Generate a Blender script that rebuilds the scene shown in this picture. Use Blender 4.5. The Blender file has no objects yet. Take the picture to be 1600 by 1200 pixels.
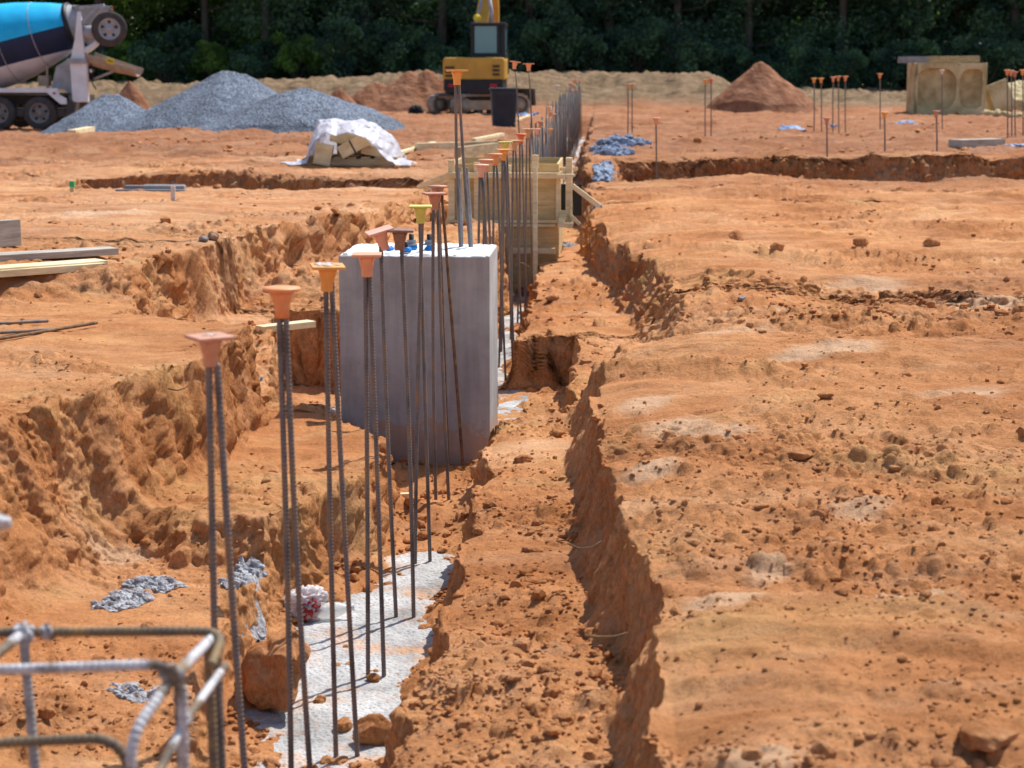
import bpy, math, random
import numpy as np
from mathutils import Matrix, Vector

# ------------------------------------------------------------------ camera, world, sun
SC = bpy.context.scene
COL = SC.collection
H = 1.4
F = 2900.0
TH = math.atan(498 / F)
PS = math.atan(170 / math.hypot(498, F))
cam_d = bpy.data.cameras.new("camera")
cam_d.sensor_width = 36.0
cam_d.lens = 36.0 * F / 1600.0
cam_d.clip_start = 0.1
cam_d.clip_end = 2000
cam_d.dof.use_dof = True
cam_d.dof.focus_distance = 8.6
cam_d.dof.aperture_fstop = 5.2
cam = bpy.data.objects.new("camera", cam_d)
cam.location = (0, 0, H)
cam.rotation_euler = (math.pi / 2 - TH, 0, PS)
COL.objects.link(cam)
SC.camera = cam

SUN_AZ, SUN_EL = math.radians(36), math.radians(58)
world = bpy.data.worlds.new("World")
SC.world = world
world.use_nodes = True
wn = world.node_tree
bg = wn.nodes["Background"]
sky = wn.nodes.new("ShaderNodeTexSky")
sky.sky_type = 'NISHITA'
sky.sun_disc = False
sky.sun_elevation = SUN_EL
sky.sun_rotation = SUN_AZ
wn.links.new(sky.outputs[0], bg.inputs[0])
bg.inputs[1].default_value = 0.13
sun_d = bpy.data.lights.new("sun", 'SUN')
sun_d.energy = 4.5
sun_d.angle = math.radians(0.5)
sun_d.color = (1.0, 0.955, 0.88)
sun = bpy.data.objects.new("sun", sun_d)
sd = Vector((math.sin(SUN_AZ) * math.cos(SUN_EL), math.cos(SUN_AZ) * math.cos(SUN_EL), math.sin(SUN_EL)))
sun.rotation_euler = sd.to_track_quat('Z', 'Y').to_euler()
sun.location = (10, 10, 30)
COL.objects.link(sun)
SC.view_settings.view_transform = 'Standard'
SC.view_settings.look = 'None'
SC.view_settings.gamma = 1
SC.view_settings.exposure = 0.33
SC.cycles.use_denoising = True
SC.cycles.max_bounces = 8

_cx, _sx, _cz, _sz = math.cos(math.pi / 2 - TH), math.sin(math.pi / 2 - TH), math.cos(PS), math.sin(PS)
_R = np.array([[_cz, -_sz, 0], [_sz, _cz, 0], [0, 0, 1]]) @ np.array([[1, 0, 0], [0, _cx, -_sx], [0, _sx, _cx]])


def ray(px, py):
    return _R @ np.array([px - 800.0, 600.0 - py, -F])


def at(px, py, z):            # photograph pixel -> point at height z
    r = ray(px, py)
    return np.array([0, 0, H]) + r * (z - H) / r[2]


def atY(px, py, Y):           # photograph pixel -> point at distance Y
    r = ray(px, py)
    return np.array([0, 0, H]) + r * Y / r[1]


# ------------------------------------------------------------------ noise (numpy)
def _hash(ix, iy, iz, seed):
    h = (ix.astype(np.uint32) * np.uint32(374761393) + iy.astype(np.uint32) * np.uint32(668265263)
         + iz.astype(np.uint32) * np.uint32(2147483647 & 1274126177) + np.uint32(seed * 974711 & 0xffffffff))
    h = (h ^ (h >> np.uint32(13))) * np.uint32(1274126177)
    h = h ^ (h >> np.uint32(16))
    h = h * np.uint32(2246822519)
    return (h ^ (h >> np.uint32(15)))


_ang = np.random.RandomState(3).rand(256) * 2 * np.pi
_G2 = np.stack([np.cos(_ang), np.sin(_ang)], 1)
_g3 = np.random.RandomState(4).randn(256, 3)
_G3 = _g3 / np.linalg.norm(_g3, axis=1)[:, None]


def gn2(x, y, seed=0):
    x = np.asarray(x, float); y = np.asarray(y, float)
    ix = np.floor(x).astype(np.int64); iy = np.floor(y).astype(np.int64)
    fx = x - ix; fy = y - iy
    u = fx * fx * fx * (fx * (fx * 6 - 15) + 10); v = fy * fy * fy * (fy * (fy * 6 - 15) + 10)
    z = np.zeros_like(ix)
    def c(dx, dy):
        g = _G2[_hash(ix + dx, iy + dy, z, seed) & np.uint32(255)]
        return g[..., 0] * (fx - dx) + g[..., 1] * (fy - dy)
    a = c(0, 0); b = c(1, 0); d = c(0, 1); e = c(1, 1)
    return (a + (b - a) * u + ((d + (e - d) * u) - (a + (b - a) * u)) * v) * 1.5


def gn3(x, y, z, seed=0):
    ix = np.floor(x).astype(np.int64); iy = np.floor(y).astype(np.int64); iz = np.floor(z).astype(np.int64)
    fx = x - ix; fy = y - iy; fz = z - iz
    q = lambda t: t * t * t * (t * (t * 6 - 15) + 10)
    u, v, w = q(fx), q(fy), q(fz)
    r = 0
    for dx in (0, 1):
        for dy in (0, 1):
            for dz in (0, 1):
                g = _G3[_hash(ix + dx, iy + dy, iz + dz, seed) & np.uint32(255)]
                n = g[..., 0] * (fx - dx) + g[..., 1] * (fy - dy) + g[..., 2] * (fz - dz)
                r = r + n * (u if dx else 1 - u) * (v if dy else 1 - v) * (w if dz else 1 - w)
    return r * 1.5


def fbm2(x, y, oct=4, seed=0, gain=.5):
    r = 0; a = 1
    for o in range(oct):
        r = r + a * gn2(x * 2 ** o + 17.3 * o, y * 2 ** o - 9.1 * o, seed + o); a *= gain
    return r


def fbm3(x, y, z, oct=3, seed=0, gain=.5):
    r = 0; a = 1
    for o in range(oct):
        r = r + a * gn3(x * 2 ** o + 7.3 * o, y * 2 ** o, z * 2 ** o, seed + o); a *= gain
    return r


def clod2(x, y, cell, seed=0, keep=.6):      # lumps lying on the surface: height in cells
    cx = np.floor(x / cell).astype(np.int64); cy = np.floor(y / cell).astype(np.int64)
    best = np.zeros_like(x)
    z = np.zeros_like(cx)
    for dx in (-1, 0, 1):
        for dy in (-1, 0, 1):
            h = _hash(cx + dx, cy + dy, z, seed)
            rx = (h & np.uint32(255)) / 255.0; ry = ((h >> np.uint32(8)) & np.uint32(255)) / 255.0
            rr = ((h >> np.uint32(16)) & np.uint32(255)) / 255.0
            on = ((h >> np.uint32(24)) & np.uint32(255)) / 255.0 < keep
            rad = (.12 + .42 * rr ** 2) * on + 1e-6
            d = np.hypot(x / cell - (cx + dx) - rx, y / cell - (cy + dy) - ry)
            best = np.maximum(best, np.sqrt(np.clip(rad * rad - d * d, 0, None)))
    return best


def crumb3(x, y, z, cell, seed=0, keep=.6):   # crumbs of soil on a cut face
    cx = np.floor(x / cell).astype(np.int64); cy = np.floor(y / cell).astype(np.int64); cz = np.floor(z / cell).astype(np.int64)
    best = np.zeros_like(x)
    for dx in (-1, 0, 1):
        for dy in (-1, 0, 1):
            for dz in (-1, 0, 1):
                h = _hash(cx + dx, cy + dy, cz + dz, seed)
                g = lambda k: ((h >> np.uint32(k)) & np.uint32(63)) / 63.0
                rad = (.15 + .5 * g(18) ** 2) * (g(24) < keep) + 1e-6
                d2 = (x / cell - cx - dx - g(0)) ** 2 + (y / cell - cy - dy - g(6)) ** 2 + (z / cell - cz - dz - g(12)) ** 2
                best = np.maximum(best, np.sqrt(np.clip(rad * rad - d2, 0, None)))
    return best


def sst(a, b, t):
    t = np.clip((t - a) / (b - a), 0, 1)
    return t * t * (3 - 2 * t)


# ------------------------------------------------------------------ the terrain
def drift(y):
    return -0.0085 * np.clip(y - 15, 0, None)


XB_Y = [0, 3.5, 4.28, 4.5, 4.75, 5.3, 6.0, 6.9, 8.0, 9.0, 9.3, 9.6, 10, 11, 12.6, 14, 15.5, 17, 19, 21, 26, 60]
XB_X = [.17, .15, .13, .10, .07, .06, .0, -.05, -.09, -.09, -.03, .14, .33, .43, .41, .24, -.03, -.2, -.25, -.28, -.40, -.45]
XL_Y = [0, 6.0, 6.8, 7.4, 8.0, 8.7, 9.15, 9.6, 11, 12.4, 14, 21, 60]
XL_X = [-2.55, -2.44, -2.26, -2.02, -1.86, -1.80, -1.92, -2.60, -2.80, -2.55, -2.02, -1.95, -1.75]
XR_Y = [0, 4.5, 6, 9, 13, 16, 20, 60]
XR_X = [-.60, -.57, -.55, -.60, -.66, -.68, -.62, -.50]
XT_Y = [0, 5.2, 6.2, 6.9, 7.2, 7.6, 8.0, 8.5, 9.0, 9.3, 11.9, 12.2, 16, 60]
XT_X = [-1.18, -1.24, -1.38, -1.38, -1.24, -1.10, -1.06, -1.14, -1.36, -1.5, -1.4, -1.10, -1.05, -1.45]


def wallstep(sd, w):
    f = np.clip(sd / w, 0, 1)
    return np.where(f < .12, f * f * 7.6, 1 - (1 - f) ** 1.9 * 1.12 * (1 - .12 * 0) ) if False else .35 * f * f * (3 - 2 * f) + .65 * (1 - (1 - f) ** 2.4)


def base(x, y):
    """big shapes: returns height, wall mask"""
    ew = .075 * fbm2(x * .9 + 3, y * .9, 2, 11) + .03 * gn2(x * 3.7, y * 3.7, 14) + .016 * gn2(x * 9, y * 9, 15)
    ew2 = .04 * gn2(x * 1.7, y * 1.7, 21) + .03 * gn2(x * 4.3, y * 4.3, 22) + .014 * gn2(x * 10, y * 10, 23)
    xs = x - drift(y)
    left = sst(-1.2, -1.7, xs)
    # upper ground
    yb = np.where(x < -2.9, 9.9, 9.9 + (x + 2.9) * 4.0) + ew * 4
    rise = .16 * sst(0, .55, y - yb) * sst(19, 13, y)
    zl = .12 + rise + .05 * fbm2(x * .5, y * .5, 2, 31)
    q_ = y + .35 * x
    zr = .045 * fbm2(x * .45 + 9, y * .9, 3, 33) + .040 * fbm2(x * .30 + 2, q_ * 1.9, 3, 37, .55) + .018 * fbm2(x * .5, q_ * 6.0, 2, 38) + .05 * sst(8.6, 9.6, y + .15 * x) * sst(11.5, 10.2, y) * sst(.2, 1.2, x)
    zr = zr - .10 * sst(10.3, 11.0, y + .2 * gn2(x, y, 36)) * sst(15, 12.5, y) * sst(4.2, 2.4, x) * sst(.8, 1.5, x)
    z = zr + (zl - zr) * left
    # beyond the cross trenches
    farz = .15 - .25 * sst(26, 56, y) + .12 * sst(56, 64, y) - .38 * sst(-7, -15, x) * sst(27, 50, y) \
        + .07 * fbm2(x * .22, y * .22, 3, 35)
    ysplit = 22.0 + 3.0 * sst(-1, .5, x)
    z = z + (farz - z) * sst(-.6, .4, y - ysplit)
    # straw covered bank in front of the wood
    bh = 1.0 * sst(4.6, 2.8, x) + .34 * sst(2.8, 4.6, x) + .12 * fbm2(x * .35, y * .35, 2, 41) + .16 * fbm2(x * 1.3, y * 1.3, 3, 42)
    z = z + bh * sst(62.5, 66.5, y + .5 * gn2(x * .3, y * .3, 43)) * sst(160, 70, y)
    z0 = z
    z = z - .06 * np.exp(-np.clip(np.abs(xs - np.interp(y, XB_Y, XB_X)), 0, None) / .16) * (y < 20)
    wall = np.zeros_like(z)
    # the lower bench both sides of the footing trench
    lb = np.where(y < 6.85 + ew2, -.50, -.33)
    lb = lb + (.0) * y
    s68 = sst(6.72, 6.92, y + ew2 * 1.5 + .5 * (xs + 1.4))
    s92 = sst(10.6, 11.4, y)
    lvl_l = -.50 + .17 * s68 + .12 * s92 + .20 * sst(12, 12.6, y)
    lvl_r = -.35 + .02 * gn2(x * 1.5, y * 1.5, 51)
    lvl_r = lvl_r - .09 * sst(12.3, 13.0, y) * sst(16, 14, y)
    rt = sst(-.95, -.85, xs)
    lvl = lvl_l + (lvl_r - lvl_l) * rt
    lvl = lvl + (-.05 * sst(25, 40, y))
    sdR = np.interp(y, XB_Y, XB_X) - xs + ew
    sdL = xs - np.interp(y, XL_Y, XL_X) + ew * 1.3
    wl = .11 + .26 * sst(7.8, 6.8, y)
    fR = wallstep(sdR, .12 + .04 * gn2(x, y * 2, 55) + .20 * sst(9.6, 10.4, y) * sst(15.2, 13.5, y)); fL = wallstep(sdL, wl)
    f = np.minimum(fR, fL) * sst(57.5, 55.5, y)
    wall = np.maximum(wall, f * (1 - f) * 4)
    z = z + (np.minimum(lvl, z) - z) * f
    # cross trenches
    def rect(x0, x1, y0, y1, lev, wx, wy):
        nonlocal z, wall
        sdx = np.minimum(x - x0, x1 - x) + ew2
        sdy = np.minimum(y - y0, y1 - y) + ew2 * 1.2
        ff = np.minimum(wallstep(sdx, wx), wallstep(sdy, wy))
        wall = np.maximum(wall, ff * (1 - ff) * 4)
        z = z + (np.minimum(lev, z) - z) * ff
    rect(-.1, 30, 23.0, 25.7 + 0 * x, -.42, .3, .35)
    rect(-6.2, -2.2, 19.3, 21.4, -.38, .15, .25)
    rect(-.9, 2.5, 45.5, 50, -.45, .4, .6)
    rect(7.7, 30, 33, 36.5, -.3, .4, .5)
    # footing trench
    sdr = np.interp(y, XR_Y, XR_X) - xs + ew2
    sdl = xs - np.interp(y, XT_Y, XT_X) + ew2 * 1.1
    ff = np.minimum(wallstep(sdr, .08), wallstep(sdl, .09)) * sst(57.5, 55.5, y)
    wall = np.maximum(wall, ff * (1 - ff) * 4)
    z = z - .035 * np.exp(-np.abs(xs - np.interp(y, XR_Y, XR_X)) / .10) * (1 - ff)
    flo = -.735 + .10 * sst(7.6, 8.4, y) * sst(10.6, 9.4, y) + .035 * sst(5.55, 5.1, y) \
        + .03 * fbm2(x * 2.3, y * 2.3, 3, 61) + .07 * np.clip(fbm2(x * 2.2, y * 1.6, 3, 62) - .25, 0, 1) \
        + .05 * np.exp(-np.clip(np.minimum(sdr, sdl) - .1, 0, None) / .05)
    z = z + (np.minimum(flo, z) - z) * ff
    # the pits round the two piers
    rect(-1.80 - .17 * (y - 9.3), -.24, 9.33 - .17 * sst(-.75, -.6, x), 12.05, -.70, .06, .06)
    rect(-1.85, -.56, 16.7, 18.9, -.70, .10, .12)
    return z, wall


def rough_mask(x, y):
    r = .42 - .12 * sst(.1, .5, x) * sst(8.5, 6.5, y) + .6 * fbm2(x * .7 + 5, y * .45, 3, 71) + .85 * fbm2(x * .35 + 1, (y + .35 * x) * 1.5, 3, 72)
    r = r + .30 * sst(.2, -.3, x) * sst(-.7, -.4, x) * (y < 18)        # right bench is cloddy
    r = r + .5 * sst(10.0, 10.8, y) * sst(13.5, 12, y) * sst(.1, .5, x) * sst(3.5, 2, x)
    r = r + .5 * sst(6.4, 7.2, y) * sst(8.9, 8.3, y) * sst(.2, .7, x)
    return np.clip(r, 0.06, 1.3)


def full(x, y):
    z, wall = base(x, y)
    r = rough_mask(x, y)
    z = z + .017 * fbm2(x * 3.1, y * 3.1, 3, 81) * (.5 + r)
    z = z + .011 * fbm2(x * 11, y * 13, 3, 84, .6) * (.35 + r)
    nf = sst(45, 20, y)
    c = .26 * clod2(x, y, .30, 91, .05) * .34 + .11 * clod2(x + .05, y, .12, 92, .34) * .6 + .055 * clod2(x, y + .03, .06, 93, .65) * .9
    tracks = .010 * np.sin((y + .25 * np.sin(x * .9)) * 2 * np.pi / .42) * np.clip(fbm2(x * .5, y * .9, 2, 95), 0, 1)
    z = z + (c * np.clip(r, 0, 1.1) * (1 - .6 * wall) + tracks * sst(.2, .6, x)) * nf
    far = .07 * clod2(x, y, .9, 97, .4) + .07 * fbm2(x * .9, y * 1.3, 4, 98, .6) + .22 * np.clip(fbm2(x * .5 + 4, y * .8, 3, 99) - .15, 0, 1) * clod2(x, y, .3, 100, .8)
    z = z + far * sst(14, 30, y)
    return z


def gh(x, y):
    return float(full(np.array([float(x)]), np.array([float(y)]))[0])


def ag(px, py, z=0.0):        # photograph pixel -> point on the ground
    for _ in range(7):
        p = at(px, py, z)
        z = .5 * z + .5 * gh(p[0], p[1])
    return at(px, py, z)


# ------------------------------------------------------------------ materials
def new_mat(name):
    m = bpy.data.materials.new(name)
    m.use_nodes = True
    nt = m.node_tree
    b = nt.nodes["Principled BSDF"]
    return m, nt, b


def N(nt, typ, **kw):
    n = nt.nodes.new(typ)
    for k, v in kw.items():
        if k in ('operation', 'blend_type', 'data_type', 'attribute_name', 'feature', 'wave_type', 'bands_direction', 'distance', 'noise_dimensions'):
            setattr(n, k, v)
        else:
            n.inputs[k].default_value = v
    return n


def ramp(nt, src, stops):
    r = nt.nodes.new("ShaderNodeValToRGB")
    el = r.color_ramp.elements
    while len(el) < len(stops):
        el.new(.5)
    for e, (p, c) in zip(el, stops):
        e.position = p
        e.color = (c[0], c[1], c[2], 1) if not np.isscalar(c) else (c, c, c, 1)
    nt.links.new(src, r.inputs[0])
    return r.outputs[0]


def mixc(nt, fac, a, b, mode='MIX'):
    n = nt.nodes.new("ShaderNodeMix"); n.data_type = 'RGBA'; n.blend_type = mode
    for sock, v in ((n.inputs[0], fac), (n.inputs[6], a), (n.inputs[7], b)):
        if hasattr(v, 'links'):
            nt.links.new(v, sock)
        elif np.isscalar(v):
            sock.default_value = v
        else:
            sock.default_value = (*v, 1)
    return n.outputs[2]


def coords(nt, scale=(1, 1, 1)):
    tc = nt.nodes.new("ShaderNodeTexCoord")
    mp = nt.nodes.new("ShaderNodeMapping")
    mp.inputs['Scale'].default_value = scale
    nt.links.new(tc.outputs['Object'], mp.inputs[0])
    return mp.outputs[0]


def noise(nt, vec, scale, detail=4, rough=.55, dist=0):
    n = nt.nodes.new("ShaderNodeTexNoise")
    n.inputs['Scale'].default_value = scale; n.inputs['Detail'].default_value = detail
    n.inputs['Roughness'].default_value = rough; n.inputs['Distortion'].default_value = dist
    nt.links.new(vec, n.inputs['Vector'])
    return n.outputs[0]


def bump(nt, b, src, strength, dist, prev=None):
    n = nt.nodes.new("ShaderNodeBump")
    n.inputs['Strength'].default_value = strength; n.inputs['Distance'].default_value = dist
    nt.links.new(src, n.inputs['Height'])
    if prev is not None:
        nt.links.new(prev, n.inputs['Normal'])
    nt.links.new(n.outputs[0], b.inputs['Normal'])
    return n.outputs[0]


def pm(name, c1, c2=None, scale=6, rough=.8, bs=.3, bd=.004, bscale=40, stretch=(1, 1, 1), metal=0, spec=.3, lo=.35, hi=.65, c3=None):
    m, nt, b = new_mat(name)
    v = coords(nt, stretch)
    c2 = c2 or tuple(x * .75 for x in c1)
    n = noise(nt, v, scale, 6, .6)
    stops = [(lo, c2), (hi, c1)] if c3 is None else [(lo, c2), (.5 * (lo + hi), c1), (hi, c3)]
    nt.links.new(ramp(nt, n, stops), b.inputs['Base Color'])
    b.inputs['Roughness'].default_value = rough
    b.inputs['Metallic'].default_value = metal
    b.inputs['Specular IOR Level'].default_value = spec
    if bs:
        bump(nt, b, noise(nt, v, bscale, 4), bs, bd)
    return m


def soil_material():
    m, nt, b = new_mat("red_clay_soil")
    v = coords(nt)
    geo = nt.nodes.new("ShaderNodeNewGeometry")
    big = noise(nt, v, .8, 7, .6, .3)
    col = ramp(nt, big, [(.30, (.49, .193, .069)), (.44, (.61, .254, .096)), (.58, (.69, .318, .131)), (.72, (.78, .418, .212))])
    n2 = noise(nt, v, 4.5, 8, .68, .2)
    col = mixc(nt, .7, col, ramp(nt, n2, [(.32, (.72, .66, .60)), (.5, (1.0, 1.0, 1.0)), (.70, (1.18, 1.22, 1.28))]), 'MULTIPLY')
    n3 = noise(nt, v, 75, 6, .75)
    col = mixc(nt, .75, col, ramp(nt, n3, [(.30, (.58, .53, .48)), (.45, (1, 1, 1)), (.70, (1.25, 1.28, 1.33))]), 'MULTIPLY')
    # yellower subsoil streaks
    n4 = noise(nt, coords(nt, (.5, 1.1, 1)), 1.6, 5, .6, .5)
    col = mixc(nt, ramp(nt, n4, [(.56, 0.0), (.70, .55)]), col, (.76, .44, .18))
    # pale smeared clay: scraped patches
    at_ = N(nt, "ShaderNodeAttribute", attribute_name="pale")
    n5 = noise(nt, coords(nt, (.5, 1.6, 1)), 2.6, 7, .65)
    mul = nt.nodes.new("ShaderNodeMath"); mul.operation = 'MULTIPLY_ADD'
    nt.links.new(at_.outputs['Fac'], mul.inputs[0]); mul.inputs[1].default_value = .55
    nt.links.new(n5, mul.inputs[2])
    col = mixc(nt, ramp(nt, mul.outputs[0], [(.50, 0.0), (1.02, .72)]), col, (.84, .555, .35))
    # scraped bands: long pale and dark smears across the ground
    sm_ = noise(nt, coords(nt, (.35, 1.7, 1)), 2.4, 8, .7, .4)
    col = mixc(nt, .85, col, ramp(nt, sm_, [(.34, (.74, .68, .62)), (.48, (.98, .98, .98)), (.60, (1.06, 1.08, 1.10)), (.72, (1.20, 1.30, 1.42))]), 'MULTIPLY')
    # pebbles of pale and grey stone
    vo = N(nt, "ShaderNodeTexVoronoi", Scale=26.0); nt.links.new(v, vo.inputs['Vector'])
    sp = ramp(nt, vo.outputs['Distance'], [(.10, 1.0), (.16, 0.0)])
    spm = nt.nodes.new("ShaderNodeMath"); spm.operation = 'MULTIPLY'
    nt.links.new(sp, spm.inputs[0]); nt.links.new(ramp(nt, noise(nt, v, 3, 3), [(.52, 0.0), (.66, .55)]), spm.inputs[1])
    col = mixc(nt, spm.outputs[0], col, (.56, .42, .33))
    # freshly cut faces: darker and lighter scratch streaks running down
    sxyz = nt.nodes.new("ShaderNodeSeparateXYZ"); nt.links.new(geo.outputs['True Normal'], sxyz.inputs[0])
    cutm = ramp(nt, sxyz.outputs[2], [(.45, .9), (.86, 0.0)])
    strk = ramp(nt, noise(nt, coords(nt, (1, 1, .6)), 34, 8, .8), [(.34, (.50, .44, .37)), (.45, (.86, .84, .78)), (.55, (1.06, 1.06, 1.0)), (.68, (1.34, 1.37, 1.30))])
    col = mixc(nt, cutm, col, mixc(nt, 1.0, col, strk, 'MULTIPLY'))
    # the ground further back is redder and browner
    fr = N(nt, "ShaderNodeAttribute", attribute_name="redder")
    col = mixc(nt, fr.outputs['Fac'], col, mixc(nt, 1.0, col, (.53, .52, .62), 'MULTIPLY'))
    st = N(nt, "ShaderNodeAttribute", attribute_name="straw")
    straw = ramp(nt, noise(nt, coords(nt, (1, 2, 3)), 1.5, 8, .75), [(.34, (.09, .055, .03)), (.46, (.20, .135, .075)), (.56, (.265, .175, .105)), (.70, (.37, .275, .175))])
    col = mixc(nt, st.outputs['Fac'], col, straw)
    nt.links.new(col, b.inputs['Base Color'])
    b.inputs['Roughness'].default_value = .93
    b.inputs['Specular IOR Level'].default_value = .15
    p = bump(nt, b, noise(nt, v, 12, 8, .72), .5, .04)
    p = bump(nt, b, noise(nt, v, 60, 6, .72), .8, .016, p)
    # scratched cut faces: grooves that run down the walls
    gr = noise(nt, coords(nt, (1, 1, .6)), 34, 7, .78)
    p = bump(nt, b, gr, .8, .025, p)
    bump(nt, b, noise(nt, v, 190, 4, .65), .4, .004, p)
    return m


M = {}
M['soil'] = soil_material()
M['clod'] = pm("clod_soil", (.50, .235, .100), (.34, .140, .055), 9, .95, .7, .006, 60, c3=(.60, .33, .16), spec=.12)
M['mound'] = pm("mound_soil", (.28, .125, .068), (.19, .080, .042), 2.2, .95, .8, .05, 9, c3=(.35, .175, .10), spec=.12)
M['clod'] = M['soil']
M['rock'] = pm("brown_stone", (.30, .17, .10), (.17, .10, .07), 12, .9, .6, .006, 50, c3=(.42, .28, .19))
M['greystone'] = pm("grey_stone", (.30, .27, .26), (.20, .18, .18), 12, .9, .5, .006, 50)


def gravel_material():
    m, nt, b = new_mat("crushed_grey_gravel")
    v = coords(nt)
    vo = N(nt, "ShaderNodeTexVoronoi", Scale=24.0); nt.links.new(v, vo.inputs['Vector'])
    vo2 = N(nt, "ShaderNodeTexVoronoi", Scale=55.0); nt.links.new(v, vo2.inputs['Vector'])
    c = mixc(nt, .5, vo.outputs['Color'], vo2.outputs['Color'])
    sep = nt.nodes.new("ShaderNodeSeparateColor"); nt.links.new(c, sep.inputs[0])
    col = ramp(nt, sep.outputs[0], [(.2, (.09, .115, .165)), (.5, (.20, .245, .325)), (.8, (.36, .415, .51))])
    col = mixc(nt, .6, col, ramp(nt, noise(nt, coords(nt, (1.3, 1, .35)), .9, 5), [(.40, (.58, .58, .56)), (.60, (1.18, 1.18, 1.18))]), 'MULTIPLY')
    nt.links.new(col, b.inputs['Base Color'])
    b.inputs['Roughness'].default_value = .9
    p = bump(nt, b, vo.outputs['Distance'], .9, .06)
    bump(nt, b, vo2.outputs['Distance'], .8, .03, p)
    return m


M['gravel'] = gravel_material()


def pier_material():
    m, nt, b = new_mat("cast_concrete")
    v = coords(nt)
    col = ramp(nt, noise(nt, v, 2.6, 8, .65, .2), [(.33, (.29, .28, .275)), (.5, (.38, .37, .362)), (.68, (.47, .46, .452))])
    col = mixc(nt, .8, col, ramp(nt, noise(nt, coords(nt, (9, 9, .8)), 2.0, 5, .6), [(.32, (.80, .79, .78)), (.6, (1.07, 1.07, 1.06))]), 'MULTIPLY')
    col = mixc(nt, ramp(nt, noise(nt, coords(nt, (3, 3, 12)), 1.2, 4), [(.62, 0.0), (.75, .5)]), col, (.47, .46, .455))
    vo = N(nt, "ShaderNodeTexVoronoi", Scale=34.0); nt.links.new(v, vo.inputs['Vector'])
    col = mixc(nt, ramp(nt, vo.outputs['Distance'], [(.03, .6), (.06, 0.0)]), col, (.15, .14, .14))
    # bug holes, a lift line and clay splashes low down
    vb = N(nt, "ShaderNodeTexVoronoi", Scale=11.0); nt.links.new(v, vb.inputs['Vector'])
    col = mixc(nt, ramp(nt, vb.outputs['Distance'], [(.035, .8), (.06, 0.0)]), col, (.12, .115, .11))
    tz = nt.nodes.new("ShaderNodeTexCoord"); sz = nt.nodes.new("ShaderNodeSeparateXYZ"); nt.links.new(tz.outputs['Object'], sz.inputs[0])
    md = nt.nodes.new("ShaderNodeMath"); md.operation = 'MULTIPLY_ADD'
    nt.links.new(noise(nt, v, 14, 6, .7), md.inputs[0]); md.inputs[1].default_value = -.55; nt.links.new(sz.outputs[2], md.inputs[2])
    col = mixc(nt, ramp(nt, md.outputs[0], [(.0, 0.0)] if False else [(-.28, .55), (-.14, 0.0)]), col, (.44, .24, .12))
    nt.links.new(col, b.inputs['Base Color'])
    b.inputs['Roughness'].default_value = .8
    p = bump(nt, b, noise(nt, v, 30, 5), .25, .006)
    bump(nt, b, ramp(nt, vo.outputs['Distance'], [(.02, 0.0), (.07, 1.0)]), .4, .004, p)
    return m


M['pier'] = pier_material()


def footing_material():
    m, nt, b = new_mat("white_footing_concrete")
    v = coords(nt)
    col = ramp(nt, noise(nt, v, 3.2, 8, .66), [(.34, (.17, .165, .16)), (.46, (.38, .375, .37)), (.64, (.56, .56, .56))])
    col = mixc(nt, ramp(nt, noise(nt, v, 1.9, 7, .7), [(.53, 0.0), (.66, .9)]), col, (.56, .28, .12))
    vo = N(nt, "ShaderNodeTexVoronoi", Scale=58.0); nt.links.new(v, vo.inputs['Vector'])
    col = mixc(nt, ramp(nt, vo.outputs['Distance'], [(.20, .8), (.32, 0.0)]), col, (.24, .235, .23))
    vo2 = N(nt, "ShaderNodeTexVoronoi", Scale=23.0); nt.links.new(v, vo2.inputs['Vector'])
    col = mixc(nt, ramp(nt, vo2.outputs['Distance'], [(.12, .8), (.2, 0.0)]), col, (.45, .23, .11))
    nt.links.new(col, b.inputs['Base Color'])
    b.inputs['Roughness'].default_value = .9
    p = bump(nt, b, vo.outputs['Distance'], .6, .01)
    bump(nt, b, noise(nt, v, 25, 6, .7), .5, .02, p)
    return m


M['footing'] = footing_material()
M['spill'] = pm("spilled_concrete", (.37, .37, .39), (.20, .20, .22), 30, .92, .9, .012, 90, c3=(.50, .50, .52))
M['crust'] = pm('sunlit_cement_crust', (.74, .75, .76), (.40, .42, .45), 16, .9, .5, .004, 70, c3=(.84, .85, .86), lo=.36, hi=.56)  # crust made whiter: the pier top's sunlit brightness is in its colour
M['bluespill'] = pm("spilled_gravel_concrete", (.23, .28, .38), (.10, .12, .17), 14, .92, .9, .03, 30, c3=(.36, .42, .52))
M['steel'] = pm("rebar_steel", (.19, .165, .155), (.11, .095, .09), 9, .6, .35, .002, 90, (1, 1, .5), .25, .4, c3=(.30, .185, .105), lo=.38, hi=.62)
M['rust'] = pm("rusty_bar_steel", (.20, .105, .05), (.10, .062, .04), 25, .75, .4, .002, 120, c3=(.27, .16, .07))
M['cagesteel'] = pm("cage_bar_steel", (.20, .15, .095), (.11, .09, .075), 14, .7, .5, .002, 110, c3=(.32, .21, .10), metal=.15)
M['splash_old'] = pm("cement_splashed_bar", (.47, .46, .48), (.23, .22, .23), 14, .85, .7, .004, 90, c3=(.62, .61, .62))
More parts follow.
